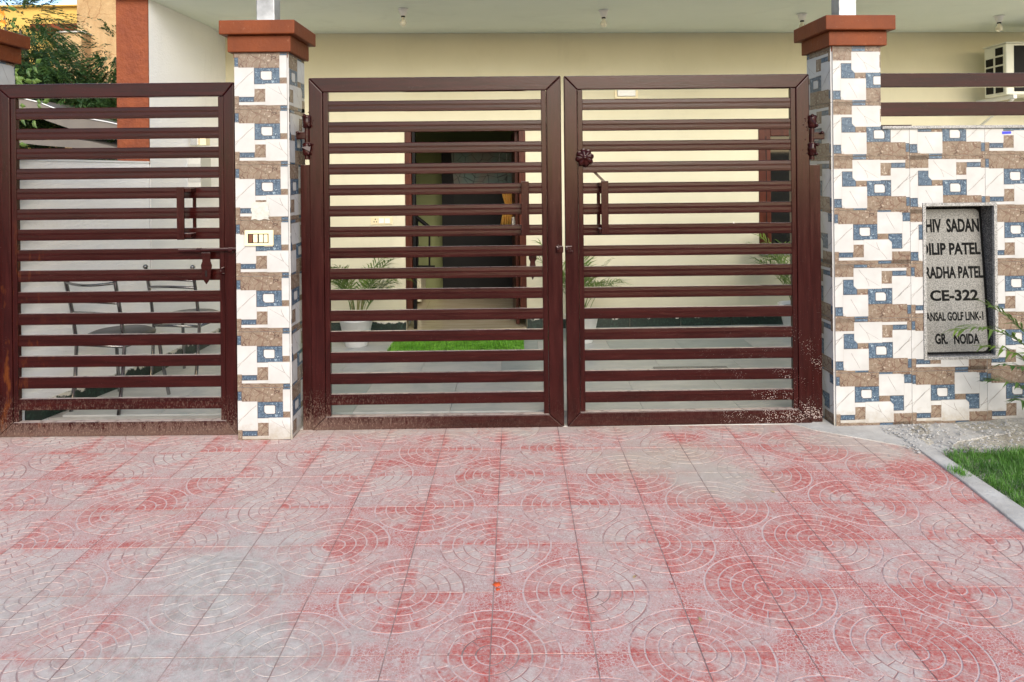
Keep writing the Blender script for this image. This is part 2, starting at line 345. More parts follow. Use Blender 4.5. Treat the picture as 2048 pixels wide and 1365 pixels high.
for k in range(-4,5):
    for j in range(-12,7):
        cx,cy=X0+TS*(j+.5),Y0+TS*(k+.5)
        if cy<3.9 and abs(cx)>cy*.78+.5: continue
        rz=(0 if (j+k)%2 else PI/2)+(PI if R.random()<.5 else 0)
        loc=(cx,cy,R.uniform(-.0001,.0004)); rot=(R.uniform(-.0018,.0018),R.uniform(-.0018,.0018),rz+R.uniform(-.003,.003))
        if proto is None:
            proto=paver_mesh().build('paver',[M_pb,M_pj,M_pc],pavement); proto.location=loc; proto.rotation_euler=rot
        else: inst(proto,'paver',pavement,loc,rot=rot)
# kerb, dirt verge, concrete apron
k1=[ground(1841,890),ground(2048,1063)]
b=MB(); b.prism([(2.155,4.02),(2.135,3.4),(2.09,2.9),(2.05,1.0),(2.2,1.0),(2.225,2.9),(2.23,3.4),(2.235,4.02)],-.05,.010,0,'z')
struct(b.build('kerb',M_conc,bevel=.006))
b=MB()
NX,NY=60,60; vs=[];fs=[]
from mathutils import noise as mn
for i in range(NY+1):
    for j in range(NX+1):
        x=2.2+j*.06; y=1.0+i*.055; z=-.012+ .02*mn.noise(Vector((x*2,y*2,0)))+.012*mn.noise(Vector((x*14,y*14,3)))
        z+=max(0,min(1,(y-3.75)/.4))*.04*max(0,min(1,(x-2.0)/1.))
        vs.append((x,y,z))
for i in range(NY):
    for j in range(NX): a=i*(NX+1)+j; fs.append((a,a+1,a+NX+2,a+NX+1))
b.add(vs,fs,0,True); struct(b.build('verge',M_dirt))
b=MB(); b.prism([(1.62,4.2),(1.72,4.08),(2.05,3.86),(2.25,3.72),(2.42,3.88),(2.7,3.98),(2.9,4.02),(2.9,4.3),(1.62,4.3)],-.02,.0045,0,'z')
struct(b.build('cement_apron',M_conc))
# grit on the verge
b=MB()
for i in range(900):
    x=R.uniform(2.1,3.4);y=R.uniform(3.72,4.12); s=R.uniform(.003,.011); a=R.uniform(0,PI)
    z=.008+max(0,min(1,(y-3.75)/.4))*.03*max(0,min(1,(x-2.0)/1.))
    c,q=math.cos(a)*s,math.sin(a)*s
    b.add([(x-c,y-q,z),(x+q,y-c,z),(x+c,y+q,z+s*.2),(x-q,y+c,z),(x,y,z+s*.7)],[(0,1,4),(1,2,4),(2,3,4),(3,0,4)])
o=b.build('gravel',mixed('grit_stone',(.16,.16,.16),(.45,.43,.40),sc=40,world=True,rough=.9)); o['kind']='stuff'; o['label']='dark grit and pebbles scattered along the foot of the tiled wall'
# grass
def blades(n,fn,h0,h1,wd,lean):
    b=MB()
    for i in range(n):
        x,y,z,sc=fn(); a=R.uniform(0,2*PI); h=R.uniform(h0,h1)*sc; l=R.uniform(.2,lean)*h; w_=wd*R.uniform(.6,1.2)
        dx,dy=math.cos(a),math.sin(a); px,py=-dy*w_,dx*w_
        b.add([(x-px,y-py,z),(x+px,y+py,z),(x+dx*l*.4+px*.7,y+dy*l*.4+py*.7,z+h*.6),(x+dx*l*.4-px*.7,y+dy*l*.4-py*.7,z+h*.6),(x+dx*l,y+dy*l,z+h*R.uniform(.75,1))],[(0,1,2,3),(3,2,4)])
    return b
def gf():
    while 1:
        x=R.uniform(2.235,3.3);y=R.uniform(3.08,3.82)
        e=mn.noise(Vector((x*5,y*5,0)))*.07
        if y>3.76+e-.12*max(0,2.45-x)*2 or y<3.13+e: continue
        if mn.noise(Vector((x*7,y*7,5)))<-.33 and R.random()<.8: continue
        return x,y,-.015,1
o=blades(15000,gf,.022,.065,.0016,1.1).build('grass',M_grass); o['kind']='stuff'; o['label']='patch of short green lawn grass beside the kerb'
b=blades(160,lambda:(2.17+R.gauss(0,.018),3.46+R.gauss(0,.03),.006,1),.02,.045,.0015,1.4)
tag(b.build('grass_tuft',M_grass),'tiny isolated tuft of grass growing out of the kerb joint','grass')

c_=ground(994,1170); m=MB(); m.T=Matrix.Translation(c_); m.lathe([(.014,.001),(.012,.004),(.005,.006),(.001,.0062)],n=14,jit=.3); m.T=Matrix.Translation(c_+Vector((.004,-.03,0))); m.lathe([(.008,.001),(.006,.003),(.001,.004)],n=10,jit=.3)
tag(m.build('wax_spot',mixed('red_wax',(.45,.05,.01),(.55,.09,.02),sc=60,rough=.4)),'small orange red wax drip on the paving below the gate seam','wax drip')
LF=mixed('dry_leaf',(.30,.20,.09),(.42,.33,.18),sc=30,rough=.9)
for i,(x,y,l) in enumerate(((1270,1155,'pale dry leaf scrap lying on the paving right of the wax drip'),(1545,985,'small pale leaf scrap on the paving near the right pillar'),(1400,1240,'dry leaf scrap on the right foreground paving'))):
    q=ground(x,y); a=R.uniform(0,6); m=MB(); m.T=Matrix.Translation(q+Vector((0,0,.002)))@Matrix.Rotation(a,4,'Z')
    m.add([(-.014,0,0),(-.004,.006,.003),(.013,.001,.001),(-.002,-.006,.004),(0,0,.001)],[(0,4,1),(1,4,2),(2,4,3),(3,4,0)]); tag(m.build('leaf_scrap',LF),l,'dry leaf','dry leaf scraps on the paving')
# ------------------------------------------------------------------ glazed wall tiles
TW,TH=.459,.318
PB=[('K',0,0,500,28,1),('K',0,0,140,85,1),('U',133,0,227,24,2),('W',133,27,322,165,4),('K',320,48,398,135,1),('U',398,47,498,83,2),
    ('K',498,0,528,88,1),('U',57,103,155,208,2),('K',155,165,227,208,1),('U',227,165,398,275,2),('I',282,195,352,250,3),
    ('W',57,210,227,352,4),('U',0,290,57,352,2),('K',227,275,500,370,1),('U',500,283,528,345,2),('K',500,345,528,370,1),
    ('K',0,352,133,370,1),('U',133,352,227,370,2),('E',395,87,398,165,3),('E',227,40,228,41,3)]
VB=[[(0,178),(30,140),(57,108)],[(0,152),(57,125)],[(165,35),(185,62),(215,95),(262,122),(312,152)],[(215,95),(232,130),(236,150)],
    [(110,238),(128,270),(146,300),(168,342)],[(405,250),(440,222),(482,178),(528,150)],[(440,222),(500,165),(528,128)]]
def clip(poly,x0,x1,y0,y1):
    def cut(P,ins,inter):
        o=[]
        for i in range(len(P)):
            a,c=P[i-1],P[i]
            if ins(c):
                if not ins(a): o.append(inter(a,c))
                o.append(c)
            elif ins(a): o.append(inter(a,c))
        return o
    for ax,val,sg in ((0,x0,1),(0,x1,-1),(1,y0,1),(1,y1,-1)):
        if not poly: return []
        poly=cut(poly,lambda p:(p[ax]-val)*sg>=0,lambda a,c:tuple(a[i]+(c[i]-a[i])*(val-a[ax])/(c[ax]-a[ax]) for i in(0,1)))
    return poly
def rectp(x0,y0,x1,y1,ch=None,c=20):
    if ch=='BL': return [(x0,y0),(x1,y0),(x1,y1),(x0+c,y1),(x0,y1-c)]
    if ch=='O': return [(x0+c*.4,y0),(x1-c,y0),(x1,y0+c),(x1,y1-c*.4),(x1-c*.4,y1),(x0+c*.4,y1),(x0,y1-c*.4),(x0,y0+c*.4)]
    return [(x0,y0),(x1,y0),(x1,y1),(x0,y1)]
TM={}
def tile_mesh(var,wins):
    key=(var,tuple(wins))
    if key in TM: return TM[key]
    b=MB(); L=[]
    L.append((rectp(0,0,528,370),0,0))
    for k,x0,y0,x1,y1,lv in PB:
        if k=='K': L.append((rectp(x0,y0,x1,y1),1,lv))
        if k=='U':
            L.append((rectp(x0,y0,x1,y1),3,lv)); L.append((rectp(x0+4,y0+4,x1-4,y1-4),2,lv+.4))
        if k=='I':
            L.append((rectp(x0-4.5,y0-4.5,x1+4.5,y1+4.5,'O',15),3,lv)); L.append((rectp(x0,y0,x1,y1,'O',13),0,lv+.4))
        if k=='W':
            L.append((rectp(x0-3,y0-1.5,x1+3,y1+4,'BL',22),5,lv)); L.append((rectp(x0,y0,x1,y1,'BL',22),0,lv+.4))
        if k=='E': L.append((rectp(x0,y0,x1,y1),5,lv))
    # outlines of the large white fields
    for q in ((0,88,57,90),(396.5,275,500,277),(320,46,398,48)): L.append((rectp(*q),5,2.6))
    for pl in VB:
        for i,(a,c) in enumerate(zip(pl,pl[1:])):
            dx,dy=c[0]-a[0],c[1]-a[1]; l=math.hypot(dx,dy); t=2.3-.35*i; nx,ny=-dy/l*t,dx/l*t
            L.append(([(a[0]-nx,a[1]-ny),(c[0]-nx*.7,c[1]-ny*.7),(c[0]+nx*.7,c[1]+ny*.7),(a[0]+nx,a[1]+ny)],4,5))
    if var=='A': L=[([(528-x,370-y) for x,y in P],m,l) for P,m,l in L]
    su,sv=TW/528,TH/370
    for x0,x1,y0,y1 in wins:
        x0,y0,x1,y1=max(x0,1.2),max(y0,1.2),min(x1,526.8),min(y1,368.8)
        if x1-x0<2 or y1-y0<2: continue
        b.box(x0*su,x1*su,-.0078,0,(370-y1)*sv,(370-y0)*sv,0)
        for P,m,l in L[1:]:
            Q=clip(P,x0,x1,y0,y1)
            if len(Q)<3: continue
            a=sum(Q[i][0]*Q[(i+1)%len(Q)][1]-Q[(i+1)%len(Q)][0]*Q[i][1] for i in range(len(Q)))
            if abs(a)<2: continue
            if a>0: Q=Q[::-1]
            b.add([(x*su,-.008-l*.00012,(370-y)*sv) for x,y in Q],[tuple(range(len(Q)))],m)
    me=b.build('tile',[M_tw,M_tk,M_tu,M_line,M_vein,M_edge]).data
    o=bpy.data.objects[-1] if False else None
    for q in list(bpy.data.objects):
        if q.data==me: bpy.data.objects.remove(q)
    TM[key]=me; return me
def place_tile(var,parent,frame,x,z,u0=0,u1=528,v0=0,v1=370,holes=None):
    """frame: world matrix of the face (x along, -y outward). x,z lower-left of the full tile"""
    wins=[(u0,u1,v0,v1)]
    if holes:
        su,sv=TW/528,TH/370; hx0,hx1,hz0,hz1=holes
        a0,a1=(hx0-x)/su,(hx1-x)/su; c0,c1=370-(hz1-z)/sv,370-(hz0-z)/sv
        if a0<u1 and a1>u0 and c0<v1 and c1>v0:
            wins=[]
            if a0>u0: wins.append((u0,a0,v0,v1))
            if a1<u1: wins.append((a1,u1,v0,v1))
            m0,m1=max(a0,u0),min(a1,u1)
            if c0>v0: wins.append((m0,m1,v0,c0))
            if c1<v1: wins.append((m0,m1,c1,v1))
    wins=[tuple(round(q,1) for q in w_) for w_ in wins]
    wins=[w_ for w_ in wins if w_[1]-w_[0]>3 and w_[3]-w_[2]>3]
    if not wins: return
    me=tile_mesh(var,wins); o=bpy.data.objects.new('tile',me); col.objects.link(o); o.parent=parent
    o.matrix_local=FR[parent.name].inverted()@frame@Matrix.Translation((x,0,z)); return o
def face_tiles(parent,frame,width,ztop,zrow0,pattern,u_off=0,holes=None,zbot=0):
    """rows of tiles from zrow0 upward"""
    r=0
    while True:
        z=zrow0+r*TH
        if z>ztop: break
        x=-u_off; c=0
        while x<width-1e-4:
            u0=max(0,-x)/TW*528; u1=min(528,(width-x)/TW*528)
            v0=max(0,(z+TH-ztop))/TH*370; v1=min(370,370-(zbot-z)/TH*370)
            if u1>u0 and v1>v0: place_tile(pattern(r,c),parent,frame,x,z,u0,u1,v0,v1,holes)
            x+=TW; c+=1
        r+=1

def cap(parent,frame,w_,d,z0,zm,z1,name='cap'):
    b=MB(); b.T=frame; o1=.030; o2=.064
    b.box(-o1,w_+o1,-o1,d+o1,z0,zm)
    c=b.build(name,M_orange,parent,bevel=.005)
    b=MB(); b.T=frame; b.box(-o2,w_+o2,-o2,d+o2,zm+.001,z1); b.build('cap_slab',M_orange,c,bevel=.006)
    b=MB(); b.T=frame; b.box(-.004,w_+.004,-.004,d+.004,z0-.03,z0-.001); b.build('cap_neck',M_orange,c)
def pillar(name,label,loc,rz,wd,dp,ztop,zrow0,patF,sideR,sideL,capz,offF=0):
    t=thing(name,label,'pillar',loc,rz,'tiled gate pillars'); f0=FR[t.name]
    b=MB(); b.T=f0; b.box(0,wd,0,dp,-.05,ztop-.001); b.build('core',M_grout,t)
    ff=f0@Matrix.Translation((0,-.0005,0))
    face_tiles(t,ff,wd,ztop,zrow0,patF,offF)
    if sideR: face_tiles(t,f0@Matrix.Translation((wd+.0005,0,0))@Matrix.Rotation(PI/2,4,'Z'),dp,ztop,zrow0,sideR[0],sideR[1])
    if sideL: face_tiles(t,f0@Matrix.Translation((-.0005,dp,0))@Matrix.Rotation(-PI/2,4,'Z'),dp,ztop,zrow0,sideL[0],sideL[1])
    cap(t,f0,wd,dp,*capz); return t
YL=4.03
pl=W(477,870,YL); pr=W(582,870,YL)
zj=W(478,775,YL).z
PLx,PLw=pl.x,pr.x-pl.x
zt=W(520,106,YL).z
p_mid=pillar('gate_pillar','tiled pillar with orange cap and cream switch plate between the small and double gates',(PLx,YL,0),0,PLw,.30,zt,zj-TH,
   lambda r,c:'A',(lambda r,c:'B' if r%2 else 'A',.10),None,(zt,W(520,71,YL-.03).z,W(520,40,YL-.06).z))
# far-left pillar (mostly outside the frame)
p_left=pillar('gate_pillar','tiled pillar with orange cap at the left edge of the picture beside the small gate',(-3.07-PLw,4.02,0),0,PLw,.30,zt,zj-TH,
   lambda r,c:'A',(lambda r,c:'A',.12),None,(zt,W(520,71,YL-.03).z,W(520,40,YL-.06).z))
# right pillar + boundary wall
YR=4.14; yawR=.045
pc=W(1671,845,YR); PRx=pc.x; PRw=.288
ztr=W(1700,93,YR).z; zjr=W(1671,746,YR).z
colp={0:'A',1:'B',2:'B',3:'A',4:'B',5:'B',6:'B',7:'B'}
col1={0:'A',1:'A',2:'A',3:'B',4:'B',5:'B'}
zwall=W(1766,259,YR).z
p_right=pillar('gate_pillar','tiled pillar with orange cap standing where the double gate meets the boundary wall',(PRx,YR,0),yawR,PRw,.30,ztr,zjr-TH,
   lambda r,c:colp.get(r,'B'),None,(lambda r,c:colp.get(r,'B'),.159),(ztr,W(1700,62,YR-.03).z,W(1700,30,YR-.06).z))
bw=thing('boundary_wall','tiled boundary wall with house nameplate niche and two maroon rails on top','wall',(PRx+PRw*math.cos(yawR)+.0,YR+PRw*math.sin(yawR),0),yawR)
fb=FR[bw.name]; WLEN=2.4
# niche, in wall coordinates
def onwall(px,py,d=0):
    # intersection of the view ray with the (yawed) wall plane
    t=math.tan(yawR); u,v=px-CX,CY-py; xw=(u*math.cos(ROLL)+v*math.sin(ROLL))/F
    ox,oy=PRx,YR+d; Y=(oy-t*ox)/(1-t*xw); p=W(px,py,Y); return fb.inverted()@p
n0=onwall(1846,720); n1=onwall(1991,405)
NX0,NX1,NZ0,NZ1=n0.x,n1.x,n0.z,n1.z
b=MB(); b.T=fb; DP=.22
for q in ((.0005,NX0+.01,0,zwall),(NX1-.01,WLEN,0,zwall),(NX0+.01,NX1-.01,0,NZ0+.01),(NX0+.01,NX1-.01,NZ1-.01,zwall)):
    b.box(q[0],q[1],0,DP,q[2]-(.05 if q[2]==0 else 0),q[3]-.001)
b.box(NX0+.01,NX1-.01,.17,DP,NZ0+.01,NZ1-.01)
b.build('core',M_grout,bw)
ft=fb@Matrix.Translation((0,-.0005,0))
off=PRw
def patw(r,c): return colp.get(r,'B') if c==0 else (col1.get(r,'B') if c==1 else 'A')
face_tiles(bw,ft,WLEN,zwall,zjr-TH,patw,off,(NX0-.001,NX1+.001,NZ0-.001,NZ1+.001))
b=MB(); b.T=fb; b.box(.003,WLEN,-.022,DP+.03,zwall+.001,zwall+.019); b.build('coping',M_gran,bw,bevel=.003)
# rails
for ya,yb in ((147,175),(205,233)):
    za,zb=onwall(1766,yb,.06).z,onwall(1766,ya,.06).z
    b=MB(); b.T=fb; b.box(.002,WLEN,.06,.10,za,zb); b.build('rail',M_gate,bw,bevel=.004)
b=MB(); b.T=fb; b.box(.002,.235,.07,.10,zwall+.020,zwall+.031); b.build('rail_bracket',M_gate,bw)
# niche frame + plaque
fw=.019
nf=MB(); nf.T=fb
for q in ((NX0,NX0+fw,NZ0,NZ1),(NX1-fw,NX1,NZ0,NZ1),(NX0+fw,NX1-fw,NZ1-fw,NZ1),(NX0+fw,NX1-fw,NZ0,NZ0+fw)):
    nf.box(q[0],q[1],-.014,.006,q[2],q[3])
nf.build('niche_frame',M_gran,bw,bevel=.002)
nl=MB(); nl.T=fb
lx0,lx1,lz0,lz1=NX0+.0105,NX1-.0105,NZ0+.0105,NZ1-.0105
zc=(lz0+lz1)*.5+.10
nl.box(lx1-.0035,lx1,.0065,.168,zc+.001,lz1); nl.box(lx1-.0035,lx1,.0065,.168,lz0,zc-.001); nl.box(lx0,lx0+.0035,.0065,.168,lz0,lz1)
nl.box(lx0+.004,lx1-.004,.0065,.168,lz1-.012,lz1); nl.box(lx0+.004,lx1-.004,.0065,.168,lz0,lz0+.012); nl.box(lx0+.004,lx1-.004,.160,.168,lz0+.0125,lz1-.0125)
nl.build('niche_lining',M_grand,bw)
# plaque leaning back in the niche: its far-left margin is hidden by the jamb
px0,px1=lx0+.0045,lx1-.0045; pz0=lz0+.0135; ph=lz1-.018-pz0
tilt=math.atan2(.076,ph)
npl=thing('nameplate','grey stone nameplate with black lettered house name and address leaning in the niche','nameplate',tuple(fb@Vector((px0,.028,pz0))),yawR)
fp=FR[npl.name]@Matrix.Rotation(-tilt,4,'X'); PWd=px1-px0
def rrect(x0,x1,z0,z1,r,n=6):
    P=[]
    for cx,cz,a in ((x1-r,z0+r,-90),(x1-r,z1-r,0),(x0+r,z1-r,90),(x0+r,z0+r,180)):
        for i in range(n+1): t=math.radians(a+90*i/n); P.append((cx+r*math.cos(t),cz+r*math.sin(t)))
    return P
b=MB(); b.T=fp; b.box(0,PWd,0,.018,0,ph); b.build('backing',M_black,npl,bevel=.002)
b=MB(); b.T=fp; b.prism(rrect(.008,PWd-.018,.012,ph-.012,.03),-.003,-.0002); b.build('stone_face',M_plaque,npl)
def onplane(px,py,M):
    u,v=px-CX,CY-py; c,s_=math.cos(ROLL),math.sin(ROLL)
    d=Vector(((u*c+v*s_)/F,1,(-u*s_+v*c)/F)); inv=M.inverted(); o0=inv@Vector((0,0,EYE)); dd=(inv@(Vector((0,0,EYE))+d))-o0
    k=-o0.y/dd.y; return o0+dd*k
def text_obj(name,body,frame,x0,x1,z0,z1,y,mat,parent,bold=.02,ext=.0012):
    c=bpy.data.curves.new('t','FONT'); c.body=body; c.size=1; c.offset=bold; c.extrude=.5; c.resolution_u=3
    o=bpy.data.objects.new('t',c); col.objects.link(o); bpy.context.view_layer.update()
    me=bpy.data.meshes.new_from_object(o.evaluated_get(bpy.context.evaluated_depsgraph_get())); bpy.data.objects.remove(o)
    xs=[v.co.x for v in me.vertices]; ys=[v.co.y for v in me.vertices]
    sx=(x1-x0)/(max(xs)-min(xs)); sz=(z1-z0)/(max(ys)-min(ys)); mx,my=min(xs),min(ys)
    for v in me.vertices:
        q=v.co.copy(); v.co=FR[parent.name].inverted()@frame@Vector((x0+(q.x-mx)*sx,y-ext*(q.z+.5),z0+(q.y-my)*sz))
    me.materials.clear(); me.materials.append(mat); me.name=name
    t=bpy.data.objects.new(name,me); col.objects.link(t); t.parent=parent; return t
for body,xa,xb,ya,yb in (('SHIV  SADAN',1841,1956,466,437),('DILIP PATEL',1841,1959,511,485),('RADHA PATEL',1850,1964,558,532),
                         ('CE-322',1860,1955,603,579),('ANSAL GOLF LINK-1',1851,1965,643,623),('GR.',1870,1894,689,667),('NOIDA',1908,1957,689,667)):
    a=onplane(xa,ya,fp); c=onplane(xb,yb,fp)
    text_obj('lettering',body,fp,max(a.x,.014),c.x,a.z,c.z,-.0032,M_black,npl,bold=.034 if body[0]!='A' else .028)

# blue pen mark on one tile
a=onwall(2002,269);c=onwall(2019,263)
b=MB();b.T=fb; b.prism([(a.x,a.z),(c.x,a.z+.002),(c.x+.004,(a.z+c.z)/2),(c.x,c.z),(a.x,c.z-.001)],-.0096,-.0088); b.build('tape_scrap',mixed('blue_tape',(.02,.03,.4),(.03,.04,.5),bump=0),bw)

# ------------------------------------------------------------------ gates
PM=[M_gate]
def gate(name,label,Y,yaw,PX,side=None,group='maroon slatted steel gates'):
    """PX: dict of photo positions (xol,xil,xir,xor at mid height; zb,zbi,zti,zt)"""
    x0=W(PX['xol'],500,Y).x
    t=thing(name,label,'gate',(x0,Y,0),yaw,group); f=FR[t.name]
    L=lambda px,py: W(px,py,Y+ (W(px,py,Y).x-x0)*math.tan(yaw))
    xs=[ (L(PX[k],500).x-x0) for k in('xol','xil','xir','xor')]
    zs=[L(PX['xc'],PX[k]).z for k in ('zb','zbi','zti','zt')]
    PM[0]=M_gate
    a,b_,c,d=xs; e,f_,g_,h=zs; TK=.045; st=.030
    def pr(name,P,y0=0,y1=TK,bev=.006):
        m=MB(); m.T=f; m.prism(P,y0,y1); return m.build(name,PM[0],t,bevel=bev,seg=3)
    pr('top_rail',[(a,h),(d,h),(c,g_),(b_,g_)]); pr('bottom_rail',[(a,e),(b_,f_),(c,f_),(d,e)])
    PM[0]=M_gatev
    pr('stile',[(a,e+.001),(a,h-.001),(b_-.001,g_),(b_-.001,f_)]); pr('stile',[(d,e+.001),(d,h-.001),(c+.001,g_),(c+.001,f_)])
    # inner flat strips welded against the stiles
    if PX.get('strip','LR').count('L'): pr('inner_strip',[(b_+.0005,f_+.001),(b_+st,f_+.001),(b_+st,g_-.001),(b_+.0005,g_-.001)],.006,.038,.003)
    if PX.get('strip','LR').count('R'): pr('inner_strip',[(c-st,f_+.001),(c-.0005,f_+.001),(c-.0005,g_-.001),(c-st,g_-.001)],.006,.038,.003)
    sa=b_+(st if 'L' in PX.get('strip','LR') else 0)+.0005; sb=c-(st if 'R' in PX.get('strip','LR') else 0)-.0005
    src=None
    hh=PX['sh']/2*Y/F
    for k in range(15):
        z=L(PX['xs'],(PX['ys'][k] if 'ys' in PX else PX['y0']+PX['dy']*k)+PX['sh']/2).z
        if src is None:
            m=MB(); m.T=Matrix.Identity(4)
            P=[(.013,-hh),(.0105,-hh+.003),(.0102,-hh*.5),(.0106,.0),(.0101,hh*.35),(.0108,hh-.0035),(.0135,hh),(.034,hh),(.034,-hh)]
            n=len(P); vs=[(sa,y,z_) for y,z_ in P]+[(sb,y,z_) for y,z_ in P]
            m.add(vs,[tuple(range(n)),tuple(range(2*n-1,n-1,-1))]+[(i,i+n,(i+1)%n+n,(i+1)%n) for i in range(n)])
            m.f=[q[::-1] for q in m.f]
            src=m.build('slat',M_gate,None); src.parent=t; src.location=(0,0,z)
        else: inst(src,'slat',t,(0,R.uniform(-.0012,.0012),z),rot=(R.uniform(-.02,.02),R.uniform(-.0007,.0007),0))
    return t,f,L,x0
def tape_bar(t,f,name,P,y0,y1,bev=.002,mat=None):
    m=MB(); m.T=f; m.prism(P,y0,y1); return m.build(name,mat or M_gatev,t,bevel=bev)
def loc_(f,L,px,py): return f.inverted()@L(px,py)
def bar_px(t,f,L,name,x0,y0,x1,y1,d0,d1,**k):
    a=loc_(f,L,x0,y1); c=loc_(f,L,x1,y0); return tape_bar(t,f,name,[(a.x,a.z),(c.x,a.z),(c.x,c.z),(a.x,c.z)],d0,d1,**k)
def knob(t,f,L,px,py,r,dy,name='weld'):
    p=loc_(f,L,px,py); m=MB(); m.T=f@Matrix.Translation((p.x,dy,p.z))
    m.lathe([(0.001,-r),(r*.6,-r*.8),(r,-r*.2),(r*.95,r*.3),(r*.5,r*.85),(.001,r)],n=9,jit=.16); return m.build(name,M_gate,t)
# small left gate
g1,f1,L1,_=gate('small_gate','small maroon pedestrian gate with sliding bolt between the two left pillars',4.10,0.0,
  dict(xol=-9,xil=22,xir=448,xor=471,xc=230,zb=873,zbi=844,zti=195,zt=167,xs=230,ys=[214.7,255.9,295.6,336,376,417,458.3,499.3,541,584,627.3,670.5,713,755,798.3],sh=22.5,strip='LR'))
bar_px(g1,f1,L1,'handle',366,374,379,478,-.075,-.062)
for yy in(380,470): bar_px(g1,f1,L1,'handle_bracket',368,yy-4,391,yy+4,-.062,.012)
bar_px(g1,f1,L1,'handle_back',380,378,385,474,.036,.05)
p=loc_(f1,L1,361,501); q=loc_(f1,L1,470,498); m=MB(); m.T=f1; m.tube([(p.x,-.022,p.z),(q.x+.03,-.022,q.z)],.0095,10); m.build('sliding_bolt',M_gate,g1)
for xx in(402,465): p=loc_(f1,L1,xx,500); m=MB(); m.T=f1; m.tube([(p.x-.012,-.022,p.z),(p.x+.012,-.022,p.z)],.0145,12); m.build('bolt_collar',M_gate,g1)
H=[(407,505),(425,505),(425,522),(428,530),(426,545),(425,556),(417,568),(409,556),(408,545),(406,530),(409,522)]
m=MB(); m.T=f1
P=[(loc_(f1,L1,x,y).x,loc_(f1,L1,x,y).z) for x,y in H]; m.prism(P,-.030,-.024); hp=m.build('hasp',M_gate,g1,bevel=.0015)
a=loc_(f1,L1,417,548); m=MB(); m.T=f1; m.prism([(a.x-.005,a.z-.012),(a.x+.005,a.z-.012),(a.x+.005,a.z+.022),(a.x-.005,a.z+.022)],-.031,-.0302); m.build('hasp_slot',M_dark,hp)
a=loc_(f1,L1,448,542); m=MB(); m.T=f1; m.tube([(a.x,0,a.z+.018),(a.x-.004,-.03,a.z+.016),(a.x-.004,-.036,a.z),(a.x-.004,-.03,a.z-.016),(a.x,0,a.z-.018)],.005,8); m.build('staple',M_gate,g1)
# double gate, left leaf
g2,f2,L2,_=gate('double_gate_leaf','left leaf of the maroon double gate in front of the house doorway',4.165,.010,
  dict(xol=620,xil=648,xir=1095,xor=1125,xc=870,zb=859,zbi=832,zti=183,zt=154,xs=870,y0=200.3,dy=42.0,sh=21.5,strip='LR'))
bar_px(g2,f2,L2,'side_plate',605,330,622,863,.012,.04)
bar_px(g2,f2,L2,'handle',1043,363,1057,469,-.075,-.062)
for yy in(370,462): bar_px(g2,f2,L2,'handle_bracket',1042,yy-4,1053,yy+4,-.062,.014)
# double gate, right leaf
g3,f3,L3,_=gate('double_gate_leaf','right leaf of the maroon double gate with the flower shaped knob',4.172,.012,
  dict(xol=1131,xil=1158,xir=1595,xor=1622,xc=1375,zb=851,zbi=822,zti=178,zt=150,xs=1375,y0=196.8,dy=41.85,sh=21.5,strip='LR'))
bar_px(g3,f3,L3,'side_plate',1623.5,330,1642,846,.012,.04)
bar_px(g3,f3,L3,'handle',1200,362,1213,467,-.075,-.062)
for yy in(369,460): bar_px(g3,f3,L3,'handle_bracket',1196,yy-4,1210,yy+4,-.062,.014)
bar_px(g3,f3,L3,'handle_back',1196,368,1202,460,.036,.05)
a=loc_(f3,L3,1186,341); c=loc_(f3,L3,1212,364); tape_bar(g3,f3,'brace',[(a.x-.008,a.z),(a.x+.012,a.z),(c.x+.006,c.z),(c.x-.016,c.z)],.036,.044,mat=M_bark)
bar_px(g3,f3,L3,'scratch',1468.3,444,1469.8,456,.0118,.0123,mat=mixed('bare_white',(.7,.68,.64),(.75,.73,.7),bump=0),bev=0)
# flower knob
p=loc_(f3,L3,1169,316); m=MB(); m.T=f3@Matrix.Translation((p.x,-.006,p.z))@Matrix.Rotation(PI/2,4,'X')
m.T=m.T@Matrix.Rotation(.2,4,'Z')
vs=[];fs=[];n=64
prof=[(.052,0),(.053,.008),(.046,.020),(.030,.030),(.016,.026),(.013,.030),(.009,.036),(.001,.038)]
for r,z in prof:
    for k in range(n):
        t_=2*PI*k/n; lob=abs(math.cos(4*t_)); q=r*(1+(.16*lob-.12 if r>.02 else 0)); zz=z*(1-(.38*(1-lob**.7) if r>.02 else 0))
        vs.append((q*math.cos(t_),q*math.sin(t_),zz))
for i in range(len(prof)-1):
    for k in range(n): fs.append((i*n+k,i*n+(k+1)%n,(i+1)*n+(k+1)%n,(i+1)*n+k))
m.add(vs,fs,0,True); m.build('flower_knob',M_gate,g3)
# hinges
for g_,f_,L_,cx,lug in((g2,f2,L2,614,-15),(g3,f3,L3,1624,15)):
    for cy,w_ in((244,12),(299,12)):
        p=loc_(f_,L_,cx,cy); m=MB(); m.T=f_@Matrix.Translation((p.x,.0,p.z))
        m.lathe([(.001,-.040),(.021,-.038),(.026,-.030),(.024,-.012),(.027,.0),(.024,.014),(.026,.030),(.021,.038),(.001,.040)],n=11,jit=.17)
        m.add([(R.uniform(-.036,.036),R.uniform(-.034,-.02),R.uniform(-.04,.04)) for _ in range(3)],[(0,1,2)]); m.build('hinge_knuckle',M_gate,g_)
    a=loc_(f_,L_,cx,232);c=loc_(f_,L_,cx,320); m=MB(); m.T=f_; m.tube([(a.x,0,a.z),(c.x,0,c.z)],.014,10); m.build('hinge_pin',M_gate,g_)
    p=loc_(f_,L_,cx+lug*.75,272); m=MB(); m.T=f_; m.box(p.x-.038,p.x+.038,-.012,.012,p.z-.022,p.z+.022); m.build('hinge_lug',M_gate,g_,bevel=.005)
    for xx,yy in((cx-3,232),(cx+6,252),(cx+7,290),(cx+5,308),(cx+lug*1.1,266)): knob(g_,f_,L_,xx,yy,.010,-.026)
